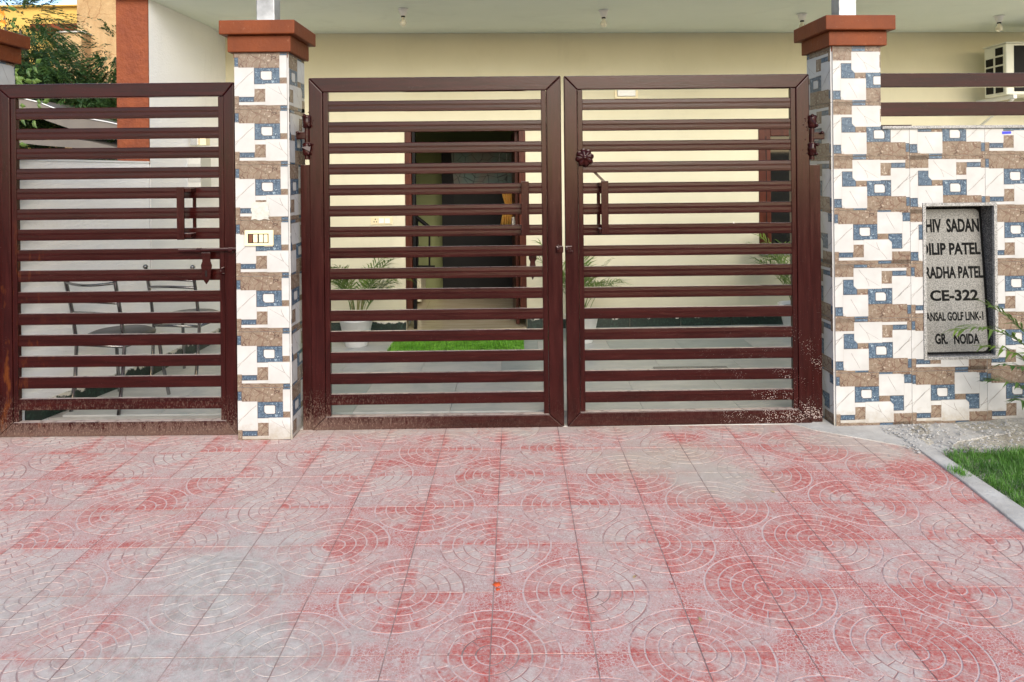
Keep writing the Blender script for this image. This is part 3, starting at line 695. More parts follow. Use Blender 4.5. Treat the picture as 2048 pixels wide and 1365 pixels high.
for g_,f_,L_,cx in((g2,f2,L2,622),(g3,f3,L3,1614)):
    for _ in range(16):
        knob(g_,f_,L_,cx+R.gauss(0,4),R.choice((244,299))+R.gauss(0,9),R.uniform(.002,.0045),-.001,'weld_spatter')
# latch eyes in the middle
for g_,f_,L_,cx in((g2,f2,L2,1119),(g3,f3,L3,1137)):
    p=loc_(f_,L_,cx,499); m=MB(); m.T=f_; m.box(p.x-.022,p.x+.022,-.014,-.001,p.z-.020,p.z+.020); le=m.build('latch_eye',M_gate,g_,bevel=.004)
    m=MB(); m.T=f_; m.tube([(p.x-.014,-.014,p.z-.012),(p.x-.012,-.034,p.z-.010),(p.x-.012,-.034,p.z+.012),(p.x-.014,-.014,p.z+.014)],.006,8); m.build('eye_loop',M_gate,le)
    for k in range(4): knob(g_,f_,L_,cx+R.uniform(-7,7),499+R.uniform(-8,8),.007,-.012)
# hasp hanging behind the left leaf
m=MB(); m.T=f2; H=[(1058,512),(1073,512),(1074,520),(1071,526),(1073,540),(1071,552),(1066,563),(1061,552),(1059,540),(1061,526),(1058,520)]
m.prism([(loc_(f2,L2,x,y).x,loc_(f2,L2,x,y).z) for x,y in H],.048,.054); m.build('hasp',M_gate,g2,bevel=.0015)

# ------------------------------------------------------------------ house
ZI=.04
bo=Vector((-2.68,6.55,0)); yb_=.042
house=thing('house','cream painted house front with porch ceiling, open front door and dark window behind the gates','house',tuple(bo),yb_)
fh=FR[house.name]
def onback(px,py,d=0):
    t=math.tan(yb_); u,v=px-CX,CY-py; xw=(u*math.cos(ROLL)+v*math.sin(ROLL))/F
    Y=(bo.y+d-t*bo.x)/(1-t*xw); return fh.inverted()@W(px,py,Y)
ZC=2.84
d0=onback(813,655);d1=onback(1050,246); w0_=onback(1519,505);w1_=onback(1636,256)
DX0,DX1,DZ1=d0.x,d1.x,d1.z; WX0,WX1,WZ0,WZ1=w0_.x,w1_.x,w0_.z,w1_.z
b=MB(); b.T=fh
for q in((-.3,DX0,ZI-.1,ZC),(DX0,DX1,DZ1,ZC),(DX1,WX0,ZI-.1,ZC),(WX0,WX1,ZI-.1,WZ0),(WX0,WX1,WZ1,ZC),(WX1,12.5,ZI-.1,ZC)):
    b.box(q[0],q[1],0,.2,q[2],q[3])
b.build('front_wall',M_cream,house)
b=MB(); b.box(-2.95,9.5,5.17,7.8,ZC+.001,ZC+.15); b.build('porch_ceiling',M_ceil,house)
# side wall with orange end
S0=Vector((-2.72,5.24)); S1=Vector((-2.68,6.55))
b=MB(); b.prism([(S0.x,S0.y+.012),(S1.x,S1.y+.1),(S1.x-.235,S1.y+.1),(S0.x-.235,S0.y+.012)],0,ZC,0,'z'); b.build('side_wall',M_white,house)
zo=W(260,329,5.24).z
b=MB(); b.box(S0.x-.237,S0.x,S0.y-.004,S0.y+.0115,zo,ZC+.14); b.build('end_column',M_orangef,house,bevel=.003)
# low garden wall
gw=thing('garden_wall','low white textured garden wall running from the small gate to the house','wall',(-2.93,4.30,0))
z1w=W(30,316,4.3).z
b=MB(); b.prism([(-2.945,4.18),(S0.x-.001,S0.y-.005),(S0.x-.22,S0.y-.005),(-3.17,4.18)],-.05,1.615,0,'z'); b.build('wall_body',M_white,gw)
b=MB(); b.prism([(-2.94,4.18),(S0.x+.004,S0.y-.005),(S0.x-.225,S0.y-.005),(-3.18,4.18)],1.616,1.628,0,'z'); b.build('coping',M_wplast,gw)
# skirting tiles
def skirt(p,q,n,z1=.145,parent=None,skip=()):
    p,q=Vector(p),Vector(q); d=(q-p); l=d.length/n; d.normalize(); nn=Vector((d.y,-d.x))
    for k in range(n):
        if k in skip: continue
        a=p+d*(l*k+.002); c=p+d*(l*(k+1)-.002); b=MB()
        b.prism([tuple(a+nn*.012),tuple(c+nn*.012),tuple(c+nn*.0005),tuple(a+nn*.0005)],ZI-.01,z1,0,'z'); b.build('skirting_tile',M_skirt,parent)
def hb(s,d=0): v=fh@Vector((s,d,0)); return (v.x,v.y)
skirt(hb(.02),hb(DX0-.0),3,.135,house); skirt(hb(DX1),hb(WX1+.6),7,.135,house)
skirt((-2.945,4.2),(S0.x-.001,S0.y),2,.145,gw); skirt((S0.x,S0.y),(S1.x,S1.y),2,.145,house)
# porch floor
pf=MB(); pf.box(-3.2,6.5,4.36,7.2,-.06,ZI-.014); pfo=struct(pf.build('porch_floor',M_conc))
src=None
for j in range(-5,8):
    for i in range(5):
        w_=.6; x0=-.42+j*w_+(.3 if i%2 else 0); y0=4.36+i*.6
        if x0>4 or x0<-3.3: continue
        if src is None:
            b=MB(); b.box(.0015,w_-.0015,.0015,.6-.0015,-.012,0); src=b.build('floor_tile',M_porch,pfo); src.location=(x0,y0,ZI)
        else: inst(src,'floor_tile',pfo,(x0,y0,ZI+R.uniform(-.0004,.0004)))
b=MB(); b.box(-3.3,1.95,4.184,4.358,-.05,.004); struct(b.build('gate_threshold',M_conc))
# perforated drain cover
a=ground(1330,757,ZI)
b=MB(); b.box(a.x-.03,a.x+.52,a.y,a.y+.28,ZI+.001,ZI+.006)
tag(b.build('drain_cover',granite('speckled_drain',(.36,.35,.33),(.13,.13,.13),.44)),'rectangular dark speckled drain cover set in the porch floor','drain cover')
# door frame
df=MB(); df.T=fh; fwd=.062
df.box(DX0,DX0+fwd,-.012,.11,ZI+.10,DZ1); fr1=df.build('door_frame',M_wood,house,bevel=.004)
df=MB(); df.T=fh; df.box(DX0+fwd+.004,DX0+fwd+.03,.03,.12,ZI,DZ1-fwd); df.build('frame_stop',M_dark,fr1)
df=MB(); df.T=fh; df.box(DX1-fwd,DX1,-.012,.11,ZI+.10,DZ1); df.build('door_frame',M_wood,house,bevel=.004)
df=MB(); df.T=fh; df.box(DX0+fwd+.001,DX1-fwd-.001,-.011,.11,DZ1-fwd,DZ1); df.build('door_frame',M_wood,house,bevel=.004)
df=MB(); df.T=fh; df.box(DX1-fwd-.034,DX1-fwd-.002,.13,1.0,ZI+.02,DZ1-fwd); dl=df.build('door_leaf',M_wood,house,bevel=.003)
df=MB(); df.T=fh; df.box(DX1-fwd-.060,DX1-fwd-.036,.3,.34,.98,1.08); df.build('door_handle',M_steel,dl)
# room behind
RX0,RX1=DX0-.9,DX1+.9
room=MB(); room.T=fh; D1=2.05
green=plaster('olive_room_wall',(.20,.225,.095),(.25,.27,.12),.001,40,.1)
room.box(RX0,RX1,D1,D1+.1,ZI,ZC); room.box(RX0-.1,RX0,.2,D1,ZI,ZC); room.box(RX1,RX1+.1,.2,D1,ZI,ZC)
room.build('room_wall',green,house)
room=MB(); room.T=fh; room.box(RX0,RX1,.2,D1,2.6,2.65); room.build('room_ceiling',plaster('room_ceiling_paint',(.42,.48,.28),(.5,.55,.33),.001,40,.1),house)
room=MB(); room.T=fh
M_beige=mixed('polished_beige_marble',(.50,.40,.24),(.62,.52,.36),sc=4,rough=.12,stretch=(1,4,1),bump=0)
src=None
for i in range(4):
    for j in range(3):
        b=MB(); b.T=fh; b.box(RX0+j*1.0+.001,RX0+(j+1)*1.0-.001 if j<2 else RX1,.0+i*.55+.001,min(D1,(i+1)*.55)-.001,ZI-.02,ZI+.012)
        if i==0: b=MB(); b.T=fh; b.box(DX0+.003,DX1-.003,-.02,.549,ZI-.02,ZI+.012)
        if i==0 and j>0: continue
        b.build('room_floor_tile',M_beige,house)
def onroom(px,py,d):
    t=math.tan(yb_); Y0_=(fh@Vector((0,d,0))); u,v=px-CX,CY-py; xw=(u*math.cos(ROLL)+v*math.sin(ROLL))/F
    Y=(Y0_.y-t*Y0_.x)/(1-t*xw); return fh.inverted()@W(px,py,Y)
def rbox(px0,py0,px1,py1,d0,d1):
    a=onroom(px0,py1,d0);c=onroom(px1,py0,d0); return a.x,c.x,d0,d1,a.z,c.z
cab=thing('display_cabinet','black display cabinet with etched glass panel seen through the open door','cabinet',tuple(fh@Vector((onroom(886,600,1.7).x,1.7,ZI))),yb_)
b=MB(); b.T=fh; q=rbox(886,303,1036,604,1.75,1.98); b.box(*q[:4],ZI+.012,q[5]); b.build('carcass',M_dark,cab)
eg=G('etched_teal_glass'); p=eg.obj(); e=eg.mr(eg.vor(eg.map(p,(1,1,1)),9,rnd=1),.0,.03); c_=eg.mix(eg.mr(eg.noise(p,2.5,3),.4,.6),(.12,.19,.17),(.17,.15,.12)); c_=eg.mix(e,(.02,.025,.025),c_)
M_etch=eg.out(c_,.35,spec=.2)
b=MB(); b.T=fh; b.prism([(onroom(x,y,1.74).x,onroom(x,y,1.74).z) for x,y in((908,370),(1023,370),(1023,306),(902,306))],1.735,1.748); b.build('glass_panel',M_etch,cab)
b=MB(); b.T=fh; b.box(*rbox(908,378,1006,420,1.738,1.748)); b.build('lower_panel',mixed('dark_etched',(.007,.008,.007),(.014,.014,.011),rough=.5,spec=.15),cab)
b=MB(); b.T=fh
for xx in(998,1013):
    for k in range(6):
        a=onroom(xx,309+k*2.6,1.73); b.box(a.x,a.x+.005,1.728,1.734,a.z-.003,a.z+.003)
o=b.build('ornament_beads',M_wplast,cab)
gold=mixed('gold_curtain_cloth',(.75,.38,.06),(.88,.55,.15),sc=12,stretch=(6,6,1),rough=.6)
cu=MB(); cu.T=fh; zt_,zm_,zb2=onroom(1015,378,1.65).z,onroom(1015,408,1.65).z,onroom(1015,449,1.65).z
vs=[];fs=[];NN=24
rows=[(zt_,1003,1027),((zt_+zm_)/2,1005.5,1026),(zm_,1010,1025.5),(zm_-.01,1010,1025.5),((zm_+zb2)/2,1005,1026.5),(zb2,1001,1027)]
for z,xa,xb in rows:
    A=onroom(xa,400,1.65).x;B=onroom(xb,400,1.65).x
    for k in range(NN+1): vs.append((A+(B-A)*k/NN,1.60+.018*math.sin(k*1.35),z))
for i in range(len(rows)-1):
    for k in range(NN): a=i*(NN+1)+k; fs.append((a,a+NN+1,a+NN+2,a+1))
cu.add(vs,fs,0,True); o=cu.build('curtain',gold); s_=o.modifiers.new('solid','SOLIDIFY'); s_.thickness=.004; tag(o,'gold curtain gathered in at its middle inside the front door','curtain')
rl=thing('stair_railing','black metal stair railing inside the doorway','railing',tuple(fh@Vector((onroom(835,600,1.2).x,1.2,ZI))),yb_)
def rtube(name,pts,r,d=1.2):
    m=MB(); m.T=fh; m.tube([(onroom(x,y,d).x,d,onroom(x,y,d).z) for x,y in pts],r,6); m.build(name,M_dark,rl)
rtube('handrail',[(823,427),(880,472)],.024); 
for xx in(835,859): rtube('post',[(xx,470 if xx>850 else 440),(xx,532)],.012)
rtube('bottom_rail',[(820,533),(870,533)],.012); rtube('scroll',[(829,515),(834,519),(835,527),(830,533),(826,529)],.006)
# white stair stringer behind the railing
b=MB(); b.T=fh; b.box(*rbox(829,548,842,604,1.3,1.9)); b.build('stair_wall',M_cream,house)
# window at right
b=MB(); b.T=fh
wf=.115
for q in((WX0,WX0+wf,WZ0,WZ1),(WX1-wf,WX1,WZ0,WZ1),(WX0+wf,WX1-wf,WZ1-.075,WZ1)): b.box(q[0],q[1],-.012,.12,q[2],q[3])
wi=b.build('window_frame',M_wood,house,bevel=.004)
b=MB(); b.T=fh; b.box(WX0+wf-.05,WX0+wf-.042,-.0145,-.0125,WZ0,WZ1-.08); b.build('bead',M_dark,wi)
gl=G('dark_window_glass'); M_glass=gl.out((.006,.007,.008),.06)
b=MB(); b.T=fh; b.box(WX0+wf+.001,WX1-wf-.001,.05,.056,WZ0+.002,WZ1-.076); b.build('pane',M_glass,wi)
b=MB(); b.T=fh; b.box(WX0-.0,WX1+.0,-.03,.11,WZ0-.03,WZ0-.001); b.build('window_sill',M_gran,wi)
# things on the back wall
def bbox(px0,py0,px1,py1,dep): a=onback(px0,py1);c=onback(px1,py0); return a.x,c.x,-dep,-.0005,a.z,c.z
sw=thing('socket_plate','ivory socket and switch plate on the cream wall left of the front door','switch plate',tuple(fh@Vector((onback(763,443).x,0,onback(763,443).z))),yb_)
b=MB(); b.T=fh; b.box(*bbox(742,434,785,450,.008)); b.build('plate',M_plast,sw,bevel=.003)
for k in range(2): b=MB(); b.T=fh; q=list(bbox(758+12*k,437,768+12*k,447,.012)); q[3]=-.0082; b.box(*q); b.build('rocker',M_wplast,sw,bevel=.002)
b=MB(); b.T=fh
for xx,yy in((751,439),(748.5,444),(753.5,444)): a=onback(xx,yy); b.box(a.x-.005,a.x+.005,-.009,-.0082,a.z-.005,a.z+.005)
b.build('socket_holes',M_dark,sw)
wl=thing('wall_light','small white framed box light high on the cream wall behind the double gate','wall light',tuple(fh@Vector((onback(1252,188).x,0,onback(1252,188).z))),yb_)
b=MB(); b.T=fh; b.box(*bbox(1229,170,1275,198,.012)); b.build('frame',M_plast,wl,bevel=.002)
b=MB(); b.T=fh; q=list(bbox(1234,174,1270,194,.03)); q[3]=-.0125; b.box(*q); b.build('cover',M_wplast,wl,bevel=.008)
# meter boxes on the side wall
mb=thing('meter_box','grey metal meter box on the white side wall behind the small gate','meter box',(-2.66,5.9,1.35))
A=W(369,377,5.82);B=W(401,316,5.82)
b=MB(); b.box(A.x,B.x,5.82,6.02,A.z,B.z); b.build('box',mixed('grey_box_paint',(.46,.46,.43),(.52,.52,.48),rough=.4,bump=.05),mb,bevel=.004)
b=MB(); b.box(A.x+.004,B.x-.003,5.816,5.8195,A.z+.05,B.z-.05); b.build('lid',mixed('lid_grey',(.36,.36,.34),(.42,.42,.39),rough=.45,bump=.05),mb,bevel=.001)
jb=thing('junction_box','small steel and ivory junction box above the meter box','junction box',(-2.66,5.9,1.8))
A=W(380,291,5.8);B=W(396,268,5.8)
b=MB(); b.box(A.x,B.x,5.8,5.9,A.z,B.z); b.build('steel_case',M_steel,jb,bevel=.003)
b=MB(); b.box(B.x+.001,B.x+.055,5.82,5.9,A.z,B.z-.01); b.build('side_case',M_plast,jb,bevel=.003)
dp=thing('wall_cover','narrow dark framed cover standing upright on the wall right of the meter box','cover',(-2.6,6.3,1.1))
A=W(394,456,6.25);B=W(408,390,6.25)
b=MB(); b.box(A.x,B.x,6.25,6.3,A.z,B.z); b.build('frame',M_wood,dp,bevel=.002)
b=MB(); b.box(A.x+.014,B.x-.014,6.246,6.2498,A.z+.01,B.z-.01); b.build('inset',M_dark,dp)
# ceiling bulbs
gl=G('bulb_glass'); gl.out((.74,.70,.55),.08); gl.b.inputs['Transmission Weight'].default_value=.35; M_bulb=gl.m
def bulb(label,px,py,group='bare bulbs in white holders under the porch ceiling'):
    u,v=px-CX,CY-py; zw=(-u*math.sin(ROLL)+v*math.cos(ROLL)); Y=(ZC-EYE)*F/zw; p=W(px,py,Y)
    t=thing('ceiling_bulb',label,'light bulb',(p.x,p.y,ZC),0,group); return t
bl=['leftmost bare bulb hanging in a white holder under the porch ceiling','bare bulb above the right leaf of the double gate near its flower knob','bare bulb half hidden beside the right pillar cap','rightmost bare bulb under the ceiling above the air conditioner']
b0=bulb(bl[0],806,18)
m=MB(); m.T=FR[b0.name]; m.lathe([(.001,0),(.040,0),(.042,-.008),(.034,-.012),(.030,-.035),(.018,-.058),(.001,-.058)],n=20); m.build('holder',M_wplast,b0)
m=MB(); m.T=FR[b0.name]; m.lathe([(.0165,-.0585),(.0165,-.068),(.001,-.068)],n=16); m.build('collar',M_dark,b0)
m=MB(); m.T=FR[b0.name]; m.lathe([(.012,-.0685),(.014,-.080),(.024,-.096),(.027,-.112),(.022,-.128),(.010,-.137),(.001,-.139)],n=20); m.build('bulb',M_bulb,b0)
for lb,(x,y) in zip(bl[1:],((1207,21),(1604,28),(1998,32))):
    c=copy_tree(b0); u,v=x-CX,CY-y; zw=(-u*math.sin(ROLL)+v*math.cos(ROLL)); p=W(x,y,(ZC-EYE)*F/zw); c.location=(p.x,p.y,ZC); c['label']=lb; FR[c.name]=fr(c.location)
# air conditioner outdoor unit
ac=thing('air_conditioner','white outdoor air conditioner unit mounted high on the wall at the right edge','air conditioner',(4.43,6.3,2.1))
A=W(2013,190,6.35);B=W(2013,84,6.35); AX,AZ0,AZ1=A.x,A.z,B.z; AD=.30
M_acw=mixed('ac_white',(.66,.66,.56),(.72,.72,.62),rough=.4,bump=.03)
b=MB(); b.box(AX,AX+.8,6.35,6.35+AD,AZ0,AZ1-.012); b.build('casing',M_acw,ac,bevel=.012)
b=MB(); b.box(AX-.006,AX+.806,6.344,6.356+AD,AZ1-.0115,AZ1); b.build('lid',M_acw,ac,bevel=.004)
b=MB()
for k in range(5):
    for j in range(2):
        y0=6.35+.04+j*.13; z0=AZ0+.02+k*(AZ1-AZ0-.05)/5
        if k==4 and j==1: continue
        b.box(AX-.003,AX-.001,y0,y0+.10,z0+.008,z0+(AZ1-AZ0-.05)/5-.008)
b.build('side_vents',M_dark,ac)
b=MB(); b.box(AX+.07,AX+.6,6.345,6.349,AZ0+.03,AZ1-.035); b.build('grille_backing',M_dark,ac,bevel=.001)
s_=None
for k in range(30):
    x=AX+.075+k*.0165
    if s_ is None: b=MB(); b.box(0,.009,0,.006,0,AZ1-AZ0-.07); s_=b.build('grille_bar',M_acw,ac); s_.location=Vector((x,6.336,AZ0+.032))-Vector(ac.location)
    else: inst(s_,'grille_bar',ac,Vector((x,6.336,AZ0+.032))-Vector(ac.location))
for xx in(AX+.05,AX+.7):
    b=MB(); b.box(xx,xx+.03,6.33,6.95,AZ0-.035,AZ0-.002); b.box(xx,xx+.03,6.92,6.95,AZ0-.33,AZ0-.036); b.tube([(xx+.015,6.36,AZ0-.04),(xx+.015,6.92,AZ0-.30)],.012,6); b.build('bracket',M_wplast,ac)

# ------------------------------------------------------------------ pillar lamps, switch board
def lamp_base(label,x0,x1,Y,zt,px_dark):
    t=thing('gate_lamp',label,'lamp',((x0+x1)/2,Y,zt),0,'metal gate lamps on the pillar caps')
    w_=x1-x0; cx=(x0+x1)/2
    b=MB(); b.box(cx-w_*.68,cx+w_*.68,Y-w_*.7,Y+w_*.7,zt+.001,zt+.018); b.build('base_plate',M_steel,t,bevel=.004)
    b=MB(); b.box(x0,x1,Y-w_/2,Y+w_/2,zt+.019,zt+.34); b.build('stem',mixed('grey_veined_metal',(.20,.20,.20),(.42,.42,.42),sc=9,rough=.3,metal=.4,bump=.02),t,bevel=.004)
    b=MB(); b.box(cx-w_*1.1,cx+w_*1.1,Y-w_*1.1,Y+w_*1.1,zt+.34,zt+.36); b.build('head_plate',M_steel,t,bevel=.004)
    b=MB(); b.box(cx-w_*.9,cx+w_*.9,Y-w_*.9,Y+w_*.9,zt+.361,zt+.62); b.build('lantern',M_wplast,t,bevel=.01)
    for s1 in(-1,1):
        for s2 in(-1,1): b=MB(); b.box(cx+s1*w_*.95-.008,cx+s1*w_*.95+.008,Y+s2*w_*.95-.008,Y+s2*w_*.95+.008,zt+.361,zt+.62); b.build('corner_bar',M_steel,t)
    b=MB(); b.box(cx-w_*1.15,cx+w_*1.15,Y-w_*1.15,Y+w_*1.15,zt+.621,zt+.65); b.build('roof',M_steel,t,bevel=.006)
zc1=W(520,40,YL-.06).z; zc2=W(1700,30,YR-.06).z
lamp_base('steel gate lamp post standing on the cap of the pillar beside the small gate',W(513,30,4.1).x,W(549,30,4.1).x,4.15,zc1,0)
lamp_base('grey marbled gate lamp post standing on the cap of the right pillar',W(1679,20,4.22).x,W(1714,20,4.22).x,4.28,zc2,0)
sb=thing('switch_board','cream four switch plate fixed on the tiled pillar beside the small gate','switch plate',(W(520,476,YL).x,YL-.009,W(520,476,YL).z))
def pbox(px0,py0,px1,py1,y0,y1): a=W(px0,py1,YL);c=W(px1,py0,YL); return a.x,c.x,y0,y1,a.z,c.z
b=MB(); b.box(*pbox(492,460,549,492,YL-.024,YL-.0095)); b.build('plate',M_plast,sb,bevel=.005)
b=MB(); b.box(*pbox(499,467,540,486,YL-.0248,YL-.0242)); b.build('surround',M_dark,sb)
for k,(x0,x1) in enumerate(((501,508.5),(510,518.5),(521.5,529.5),(531,538.5))):
    b=MB(); b.box(*pbox(x0,468.5,x1,484.5,YL-.029,YL-.025)); b.build('indicator' if k==0 else 'rocker',M_brass if k==0 else M_plast,sb,bevel=.002)
# patched hole in the tiles
b=MB(); P=[]
pts=[(505,406),(512,404),(522,405),(534,404),(539,407),(538,420),(541,428),(538,437),(541,440),(530,438),(520,441),(512,438),(504,440),(506,428),(503,420),(505,412)]
b.prism([(W(x,y,YL).x,W(x,y,YL).z) for x,y in pts],YL-.0125,YL-.0095); ph_=b.build('plaster_patch',mixed('rough_white_cement',(.40,.395,.35),(.50,.495,.46),sc=35,rough=.95,bump=1,bs=70,bd=.006),p_mid)

# ------------------------------------------------------------------ chairs
def chair(label,loc,rz):
    t=thing('chair',label,'chair',loc,rz,'chrome chairs along the white wall'); f=FR[t.name]; r=.0115; hw=.175
    for s in(-1,1):
        m=MB(); m.T=f; m.tube([(s*hw,-.02,0),(s*hw,.015,.22),(s*hw*1.02,.03,.42),(s*hw*1.02,.0,.62),(s*hw*1.04,-.045,.83)],r,10); lg=m.build('back_leg',M_chrome,t)
        m=MB(); m.T=f; m.lathe([(.001,.828),(.016,.832),(.018,.842),(.010,.853),(.001,.856)],(s*hw*1.04,-.046,0),12); m.build('finial',M_chrome,lg)
        m=MB(); m.T=f; m.tube([(s*hw*1.12,.40,0),(s*hw,.36,.25),(s*hw*.95,.34,.425)],r,10); m.build('front_leg',M_chrome,t)
    for z,y,rr in((.82,-.045,.009),(.74,-.024,.006),(.69,-.014,.009),(.62,0,.006)):
        m=MB(); m.T=f; m.tube([(hw*1.02*q,y-.045*(1-q*q),z-.012*(1-q*q)*(1 if z>.8 else -1)) for q in[-1+.25*i for i in range(9)]],rr,8); m.build('back_bar',M_chrome,t)
    m=MB(); m.T=f; m.tube([(-hw,.03,.41),(hw,.03,.41),(hw*.95,.35,.415),(-hw*.95,.35,.415),(-hw,.03,.41)],.010,8); m.build('seat_frame',M_chrome,t)
    m=MB(); m.T=f; prof=[(.001,.426),(.17,.427),(.205,.440),(.205,.455),(.17,.470),(.001,.476)]
    m.T=f@Matrix.Translation((0,.2,0)); m.lathe(prof,n=28); m.build('seat',M_vinyl,t)
    return t
A=ground(135,829,ZI);B=ground(246,825,ZI); c1=(A+B)/2; c1.x+=.0
ch=chair('chrome tube chair with black seat nearest the small gate',(c1.x,c1.y+.02,ZI),-.22)
ch2=copy_tree(ch); ch2.location=(-2.425,4.98,ZI); ch2.rotation_euler=(0,0,-.16); ch2['label']='farther chrome tube chair standing against the white wall behind the hasp'; FR[ch2.name]=fr(ch2.location,-.16)

# ------------------------------------------------------------------ plants
def frond(b,base,az,el,L,leafl,n=16,droop=1.1,lw=.006,seed=0,stemfree=.3,mi=0):
    rr=random.Random(seed); pts=[]; p=Vector(base); e=el; steps=14; ds=L/steps; h=Vector((math.cos(az),math.sin(az),0))
    for i in range(steps+1):
        pts.append(p.copy()); p=p+(h*math.cos(e)+Vector((0,0,1))*math.sin(e))*ds; e-=droop/steps*(1+i/steps)
    b.tube(pts,[.0035*(1-.75*i/steps)*(L/.5)**.5 for i in range(steps+1)],5,mi)
    sd=Vector((-math.sin(az),math.cos(az),0))
    for k in range(n):
        t=stemfree+(1-stemfree)*k/(n-1)*.99; q=t*steps; i=min(int(q),steps-1); P=pts[i].lerp(pts[i+1],q-i); T=(pts[i+1]-pts[i]).normalized()
        ll=leafl*(.55+.45*math.sin(PI*min(1,(t-stemfree)/(1-stemfree)*.85+.12)))*rr.uniform(.85,1.1)
        for s in(-1,1):
            ang=math.radians(58-32*t+rr.uniform(-8,8)); N=sd*s; U=T.cross(sd).normalized()
            if U.z<0: U=-U
            d=(T*math.cos(ang)+N*math.sin(ang)+U*rr.uniform(.05,.35)).normalized(); w_=d.cross(U).normalized()*lw*rr.uniform(.8,1.2)
            a=P; m=P+d*ll*.5+Vector((0,0,-.04*ll)); c=P+d*ll+Vector((0,0,-rr.uniform(.18,.5)*ll))
            mm=P+d*ll*.2
            b.add([a,mm+w_,mm-w_,m+w_,m-w_,c],[(0,1,2),(1,3,4,2),(3,5,4)],mi)
def palm(label,x,y,h,pr_,ph_,nf,seed,spread=1.0,pot=True,mat=None,lean=None):
    t=thing('potted_palm',label,'potted plant',(x,y,ZI),0,'areca palms in white pots along the house wall'); f=FR[t.name]; rr=random.Random(seed)
    m=MB(); m.T=f; m.lathe([(.001,0),(pr_*.62,0),(pr_*.66,.01),(pr_*.97,ph_*.93),(pr_*1.03,ph_*.94),(pr_*1.03,ph_),(pr_*.93,ph_),(pr_*.9,ph_*.86),(.001,ph_*.86)],n=32); m.build('pot',M_wplast,t)
    m=MB(); m.T=f; m.lathe([(pr_*.88,ph_*.88),(.001,ph_*.9)],n=20,jit=.03); m.build('soil',M_bark,t)
    for k in range(nf):
        az=rr.uniform(0,2*PI) if not lean else lean+rr.gauss(0,1.2); r0=rr.uniform(0,pr_*.45); el=rr.uniform(1.15,1.53); L=h*rr.uniform(.5,.92)
        bx=(r0*math.cos(az),r0*math.sin(az),ph_*.88); m=MB(); m.T=f
        frond(m,bx,az,el,L,h*.26*spread,n=13,droop=rr.uniform(.5,1.2),lw=.0055,seed=seed*100+k,stemfree=.38); m.build('frond',[mat or M_palm],t)
    for k in range(7):
        a=rr.uniform(0,2*PI);r0=rr.uniform(.01,.05); m=MB(); m.T=f; m.tube([(r0*math.cos(a),r0*math.sin(a),ph_*.86),(r0*1.6*math.cos(a),r0*1.6*math.sin(a),ph_+h*.22)],[.007,.004],6); m.build('stem',M_stem,t)
    return t
g0=ground(713,692,ZI); palm('areca palm in white pot left of the front door',g0.x,g0.y,.80,.145,.24,17,3)
g0=ground(1160,684,ZI); palm('areca palm in white pot seen just right of the gate seam',g0.x+.02,g0.y,.86,.145,.24,17,8)
g0=ground(1590,668,ZI); palm('areca palm in white pot at the dark window near the right pillar',g0.x+.03,g0.y,.92,.17,.27,15,12,1.0)
# palm in front of the boundary wall, right edge
t=thing('palm_bush','green palm bush reaching in from the right edge in front of the tiled wall','palm',(3.22,3.93,0)); f=FR[t.name]
specs=[(W(2120,860,3.9),0,0)]
rr=random.Random(5)
def fr_to(b0_,tip_az,el,L,ll,n,dr,seed,mat,sf=.3):
    m=MB(); frond(m,b0_,tip_az,el,L,ll*1.25,n=n+3,droop=dr,lw=.0085,seed=seed,stemfree=sf); m.build('frond',[mat],t)
B0=Vector((3.04,3.90,.02))
fr_to(B0,PI*1.02,1.50,.98,.13,15,1.22,51,M_palm,.5)
fr_to(B0,PI*.97,1.50,.88,.13,13,.75,52,M_palm,.5)
fr_to(B0,PI*1.08,1.35,.62,.13,13,.9,53,M_palmy,.4)
fr_to(B0,PI*.95,1.15,.50,.13,12,.8,54,M_palmy,.4)
fr_to(B0,PI*1.12,1.00,.46,.12,12,.7,55,M_palmy,.4)
fr_to(B0,PI*1.0,1.45,.72,.13,14,1.0,56,M_palm,.45)
for k in range(9): fr_to(B0,rr.uniform(-1.6,1.6),rr.uniform(1.0,1.5),rr.uniform(.6,1.1),.17,13,1.6,60+k,M_palm)
for k in range(6):
    a=rr.uniform(0,6.28); m=MB(); m.tube([B0+Vector((math.cos(a)*.03,math.sin(a)*.03,-.05)),B0+Vector((math.cos(a)*.06,math.sin(a)*.06,.35))],[.012,.007],7); m.build('stem',M_stem,t)
# turf mat
A=ground(775,704,ZI);Bq=ground(1048,700,ZI)
tm=thing('turf_mat','bright green artificial grass doormat lying before the front door','doormat',((A.x+Bq.x)/2,6.0,ZI))
mx0,mx1,my0,my1=A.x,Bq.x,5.82,6.30
b=MB(); b.box(mx0,mx1,my0,my1,ZI+.001,ZI+.008); b.build('backing',M_leafd,tm)
def tf(): return R.uniform(mx0,mx1),R.uniform(my0,my1),ZI+.008,1
b=blades(9000,tf,.018,.032,.0022,1.0); o=b.build('pile',M_turf,tm); o['kind']='stuff'

